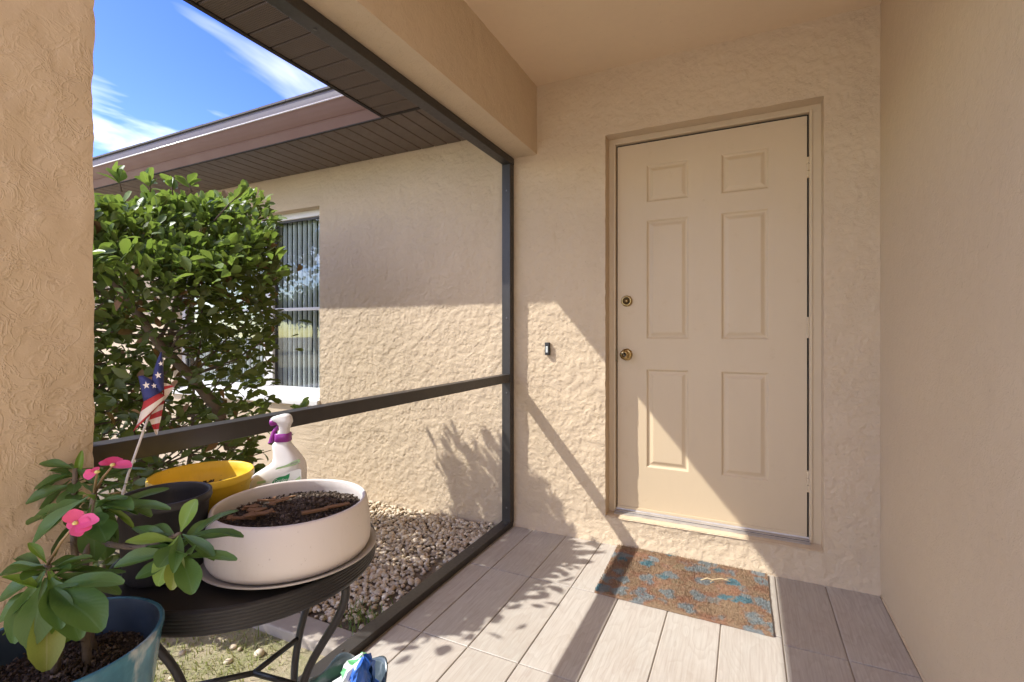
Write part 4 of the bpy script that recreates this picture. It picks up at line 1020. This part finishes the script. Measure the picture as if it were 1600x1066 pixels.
r3 = rosette((740, 455), .70, [(790, 322, 75, .0, 'y'), (530, 458, 55, -.03, 'y'), (462, 585, 72, -.03, 'd'), (552, 625, 66, -.03, 'd'), (625, 670, 85, -.035, 'y'), (705, 685, 70, -.035, 'w'), (790, 682, 95, -.045, 'd'), (934, 512, 55, -.03, 'd'), (880, 556, 58, -.02, 'd'), (655, 575, 90, -.05, 'd'), (545, 388, 50, .02, 'd'), (780, 522, 66, -.055, 'd'), (714, 590, 50, -.06, 'd'), (600, 390, 55, .03, 'd'), (840, 400, 50, .03, 'd')])
r4 = rosette((310, 190), .83, [(165, 157, 45, -.02, 'd'), (128, 245, 62, -.02, 'd'), (98, 330, 62, -.03, 'd'), (330, 122, 30, .0, 'y'), (75, 300, 18, .02, 'd'), (430, 205, 55, .03, 'd'), (250, 350, 60, -.03, 'd'), (300, 310, 55, -.04, 'd'), (400, 250, 50, -.02, 'd'), (110, 395, 50, .02, 'd')])
soilp = Vector((ux, uy, .655))
def stem(top, foot, bend, r=.0052):
    pts_ = []
    for i in range(15):
        t = i/14; q = foot.lerp(top, t)+bend*math.sin(math.pi*t); pts_.append(q)
    b = MB().tube(pts_, [r*(1.15-.4*i/14) for i in range(15)], 9)
    for i in range(46):
        t = random.random(); q = pts_[int(t*14)]; a = random.uniform(0, 6.283); d = (LAT*math.cos(a)+DEP*math.sin(a)+UP*.3).normalized()
        b.tube([q+d*r*.7, q+d*(r+.006)], [.0009, .0002], 4, cap=False)
    b.build('stem', M['thorn_stem'], pl, smooth=True)
stem(r1, soilp+Vector((-.01, .0, 0)), LAT*.012)
stem(r2, soilp+Vector((.01, .03, 0)), LAT*-.01)
stem(r3, at(168, 850, .735), -UP*.012, .0036)
stem(r4, soilp+Vector((-.02, .05, 0)), LAT*-.015)
bme = leaf_mesh('bract', M['bract'], 7, 4, .10, .2, 1.25, .06)
def flower(px, py, D, parts, foot):
    c_ = at(px, py, D); f = empty('flower', c_); f.parent = pl; f.matrix_parent_inverse = inv_p
    inv_f = WORLD_OF(f).inverted()
    for (tx, ty, w, dd, hx, hz) in parts:
        tip = at(tx, ty, D+dd); toc = (camp-c_).normalized(); w = w*.88
        o = bpy.data.objects.new('bract', bme); COL.objects.link(o); o.parent = f; o.matrix_parent_inverse = inv_f
        o.matrix_basis = leaf_matrix(c_, tip, w*D/FPX, (toc+LAT*hx+UP*hz).normalized())
    MB().lathe([(.0032, 0), (.0036, .002), (.002, .004), (0, .0045)], 10, c_+(camp-c_).normalized()*.003-UP*.001).build('eye', M['flower_eye'], f, smooth=True)
    MB().tube([foot, foot.lerp(c_, .5)+UP*.004, c_-UP*.001], [.0022, .0018, .0014], 7).build('stalk', M['stalk'], f, smooth=True)
flower(118, 818, .635, [(112, 797, 30, -.004, -.2, .1), (151, 812, 27, -.008, .3, .3), (126, 836, 24, -.01, 0, -.2), (103, 822, 16, -.004, -.4, 0), (140, 824, 26, -.01, .2, -.1)], r1)
flower(152, 738, .71, [(129, 744, 19, -.006, -.2, .1), (146, 731, 14, .0, .2, .5)], r2)
flower(176, 727, .73, [(155, 721, 15, .0, -.1, 1), (180, 713, 26, .01, .2, 1.2), (204, 727, 22, -.006, .5, .8), (170, 714, 24, .01, 0, 1.2)], r2)

# ------------------------------------------------------------------ little flag on a stick
fl = empty('flag', at(172, 840, .86), 'small stars and stripes flag on a white stick stuck among the pots', 'flag')
FD = .90
MB().tube([at(165, 868, .80), at(200, 742, .86), at(229, 660, FD), at(252, 590, FD+.01), at(254, 560, FD+.012)], .0022, 8).build('stick', M['stick'], fl, smooth=True)
def fp(x, y, d=0): return at(190+x*.169, 540+y*.169, FD+d)
cl_ = MB()
def lobe(pl_, pr_, nrow, mf, dd):
    """cloth strip between two edge polylines"""
    def samp(pl, t):
        k = t*(len(pl)-1); i = min(int(k), len(pl)-2); f = k-i; a, b2 = pl[i], pl[i+1]; return tuple(a[q]+(b2[q]-a[q])*f for q in range(3))
    rows = []
    for i in range(nrow+1):
        t = i/nrow; a, c_ = samp(pl_, t), samp(pr_, t); row = []
        for j in range(7):
            s = j/6; x, y, d = (a[q]+(c_[q]-a[q])*s for q in range(3)); row.append(fp(x, y, d+dd*math.sin(s*math.pi)))
        rows.append(row)
    cl_.grid(rows, mf=mf)
lobe([(366, 60, .012), (335, 120, .0), (300, 230, -.006), (280, 330, -.008), (345, 440, -.006)], [(370, 62, .012), (378, 140, .01), (384, 230, .008), (387, 330, .004), (390, 405, .0)], 10, lambda i, j: 0, -.006)
lobe([(155, 282, -.012), (168, 340, -.016), (185, 420, -.018), (207, 517, -.018)], [(200, 280, -.01), (285, 325, -.008), (330, 385, -.008), (352, 445, -.008)], 8, lambda i, j: 0, -.008)
def stripes(Lp, Rp, cols, dd=-.006, per=2):
    n_ = len(cols)*per; lobe(Lp, Rp, n_, lambda i, j: cols[i//per], dd)
stripes([(207, 517, -.018), (180, 610, -.022), (140, 740, -.022), (105, 800, -.02)], [(352, 440, -.008), (400, 462, -.004), (385, 505, -.008), (245, 660, -.014)], [1, 2, 1], -.008, 3)
stripes([(385, 400, 0), (370, 450, .0), (300, 590, .004), (250, 680, .006), (285, 750, .006), (315, 825, .006)], [(392, 405, .0), (398, 500, .002), (390, 545, .004), (372, 640, .004), (350, 740, .006), (330, 828, .006)], [1, 2, 1, 2, 1, 2, 1, 2], .006, 2)
stripes([(390, 345, .006), (388, 410, .004), (395, 500, .0)], [(430, 352, .012), (488, 380, .014), (405, 500, .006)], [2, 1, 2, 2], .004, 2)
co = cl_.build('cloth', [M['flag_blue'], M['flag_red'], M['flag_white']], fl, smooth=True)
md_ = co.modifiers.new('thickness', 'SOLIDIFY'); md_.thickness = .0006
def star(x, y, r, d):
    p = [];
    for k in range(10): a = math.pi/2+math.pi*k/5+.15; q = r if k % 2 == 0 else r*.42; p.append(fp(x+q*math.cos(a), y-q*math.sin(a), d))
    MB().quad(*p).build('star', M['flag_white'], co)
star(338, 275, 34, -.022); star(228, 368, 36, -.034); star(362, 168, 24, -.014); star(300, 372, 26, -.026)

# ------------------------------------------------------------------ scalloped pot with a crumpled bag on the floor
qx, qy = at(545, 1060, 1.29).x, at(545, 1060, 1.29).y
sp_ = empty('scalloped_pot', (qx, qy, 0), 'dark glazed pot with a wavy rim standing on the tiles below the table', 'flower pot')
def scal(i, a, r, z):
    k = (i-3)/3 if 3 <= i <= 6 else (max(0, 1-(i-6)/3) if i > 6 else 0); k = min(1, max(0, k))
    return r*(1+.06*k*math.cos(5*a)), z+.012*k*math.cos(5*a)
MB().lathe([(0, .0), (.062, .0), (.068, .005), (.080, .08), (.092, .16), (.100, .205), (.1035, .214), (.100, .216), (.096, .208), (.088, .16), (.076, .08), (.0, .03)], 90, (qx, qy, .001), mod=scal).build('pot', M['slate_glaze'], sp_, smooth=True)
bag = MB(); rows = []
bc_ = Vector((qx, qy, 0))
for i in range(15):
    t = i/14; row = []
    for j in range(33):
        a = 2*math.pi*j/32
        r_ = (.082*(1-t)**.5+.008)*(1+.22*mnoise.noise((math.cos(a)*2, math.sin(a)*2, t*3)))
        c_ = bc_+LAT*(-.012+.05*t)+DEP*(.0)+UP*(.12+.160*t)
        p = c_+(LAT*math.cos(a)*(1-.35*t)+DEP*math.sin(a)*.9)*r_+Vector((mnoise.noise((a*2, t*6, 1)), mnoise.noise((a*2, t*6, 4)), mnoise.noise((a*3, t*5, 8))))*.017
        row.append(p)
    rows.append(row)
def bagm(i, j):
    a = (j+.5)/32*2*math.pi+i*.05
    d = math.degrees(a) % 360
    return 2 if 272 <= d or d < 30 else (0 if 246 < d < 272 else (1 if 196 < d <= 246 else (0 if 150 < d <= 196 else (1 if 110 < d <= 150 else 2))))
b = bag.grid(rows, mf=bagm); bo = b.build('plastic_bag', [M['bag_white'], M['bag_green'], M['bag_blue']])
tag(bo, 'crumpled white, green and blue plastic bag stuffed into the wavy rimmed pot', 'bag')

# ------------------------------------------------------------------ trees across the lawn (they show as reflections in the window)
def tree(x, y, h, r, label, seed):
    rg = np.random.default_rng(seed); t = empty('tree', (x, y, -.075), label, 'tree', 'trees across the lawn')
    b = MB().tube([(x, y, -.1), (x+.1, y, h*.3), (x-.05, y+.1, h*.55), (x, y, h*.8)], [.2, .16, .11, .04], 10)
    for k in range(7):
        a = k*.9; b.tube([(x, y, h*(.35+.05*k)), (x+math.cos(a)*r*.45, y+math.sin(a)*r*.45, h*(.5+.05*k)), (x+math.cos(a)*r*.8, y+math.sin(a)*r*.8, h*(.55+.05*k))], [.07, .045, .02], 6)
    b.build('trunk', M['bark'], t, smooth=True)
    n = 5200; cl = rg.normal(0, 1, (26, 3)); cl /= np.linalg.norm(cl, axis=1)[:, None]; cl *= rg.uniform(.35, 1, 26)[:, None]
    P = cl[rg.integers(0, 26, n)]*[r*.8, r*.8, h*.30]+rg.normal(0, 1, (n, 3))*[r*.17, r*.17, h*.06]+[x, y, h*.66]
    D = rg.normal(0, 1, (n, 3)); D /= np.linalg.norm(D, axis=1)[:, None]; E_ = np.cross(D, rg.normal(0, 1, (n, 3))); E_ /= np.linalg.norm(E_, axis=1)[:, None]
    s_ = rg.uniform(.10, .2, n)[:, None]
    V = np.stack([P-D*s_, P+E_*s_*.5, P+D*s_, P-E_*s_*.5], 1).reshape(-1, 3)
    link('crown', np_mesh('crown', V, np.arange(n*4).reshape(-1, 4), [M['leaf']]), t)
tree(-16.6, -7.3, 7.8, 2.3, 'tall leafy tree mirrored in the upper window pane', 3)
tree(-26, -18, 4.3, 4.2, 'lower rounder tree mirrored in the window beside the tall one', 5)
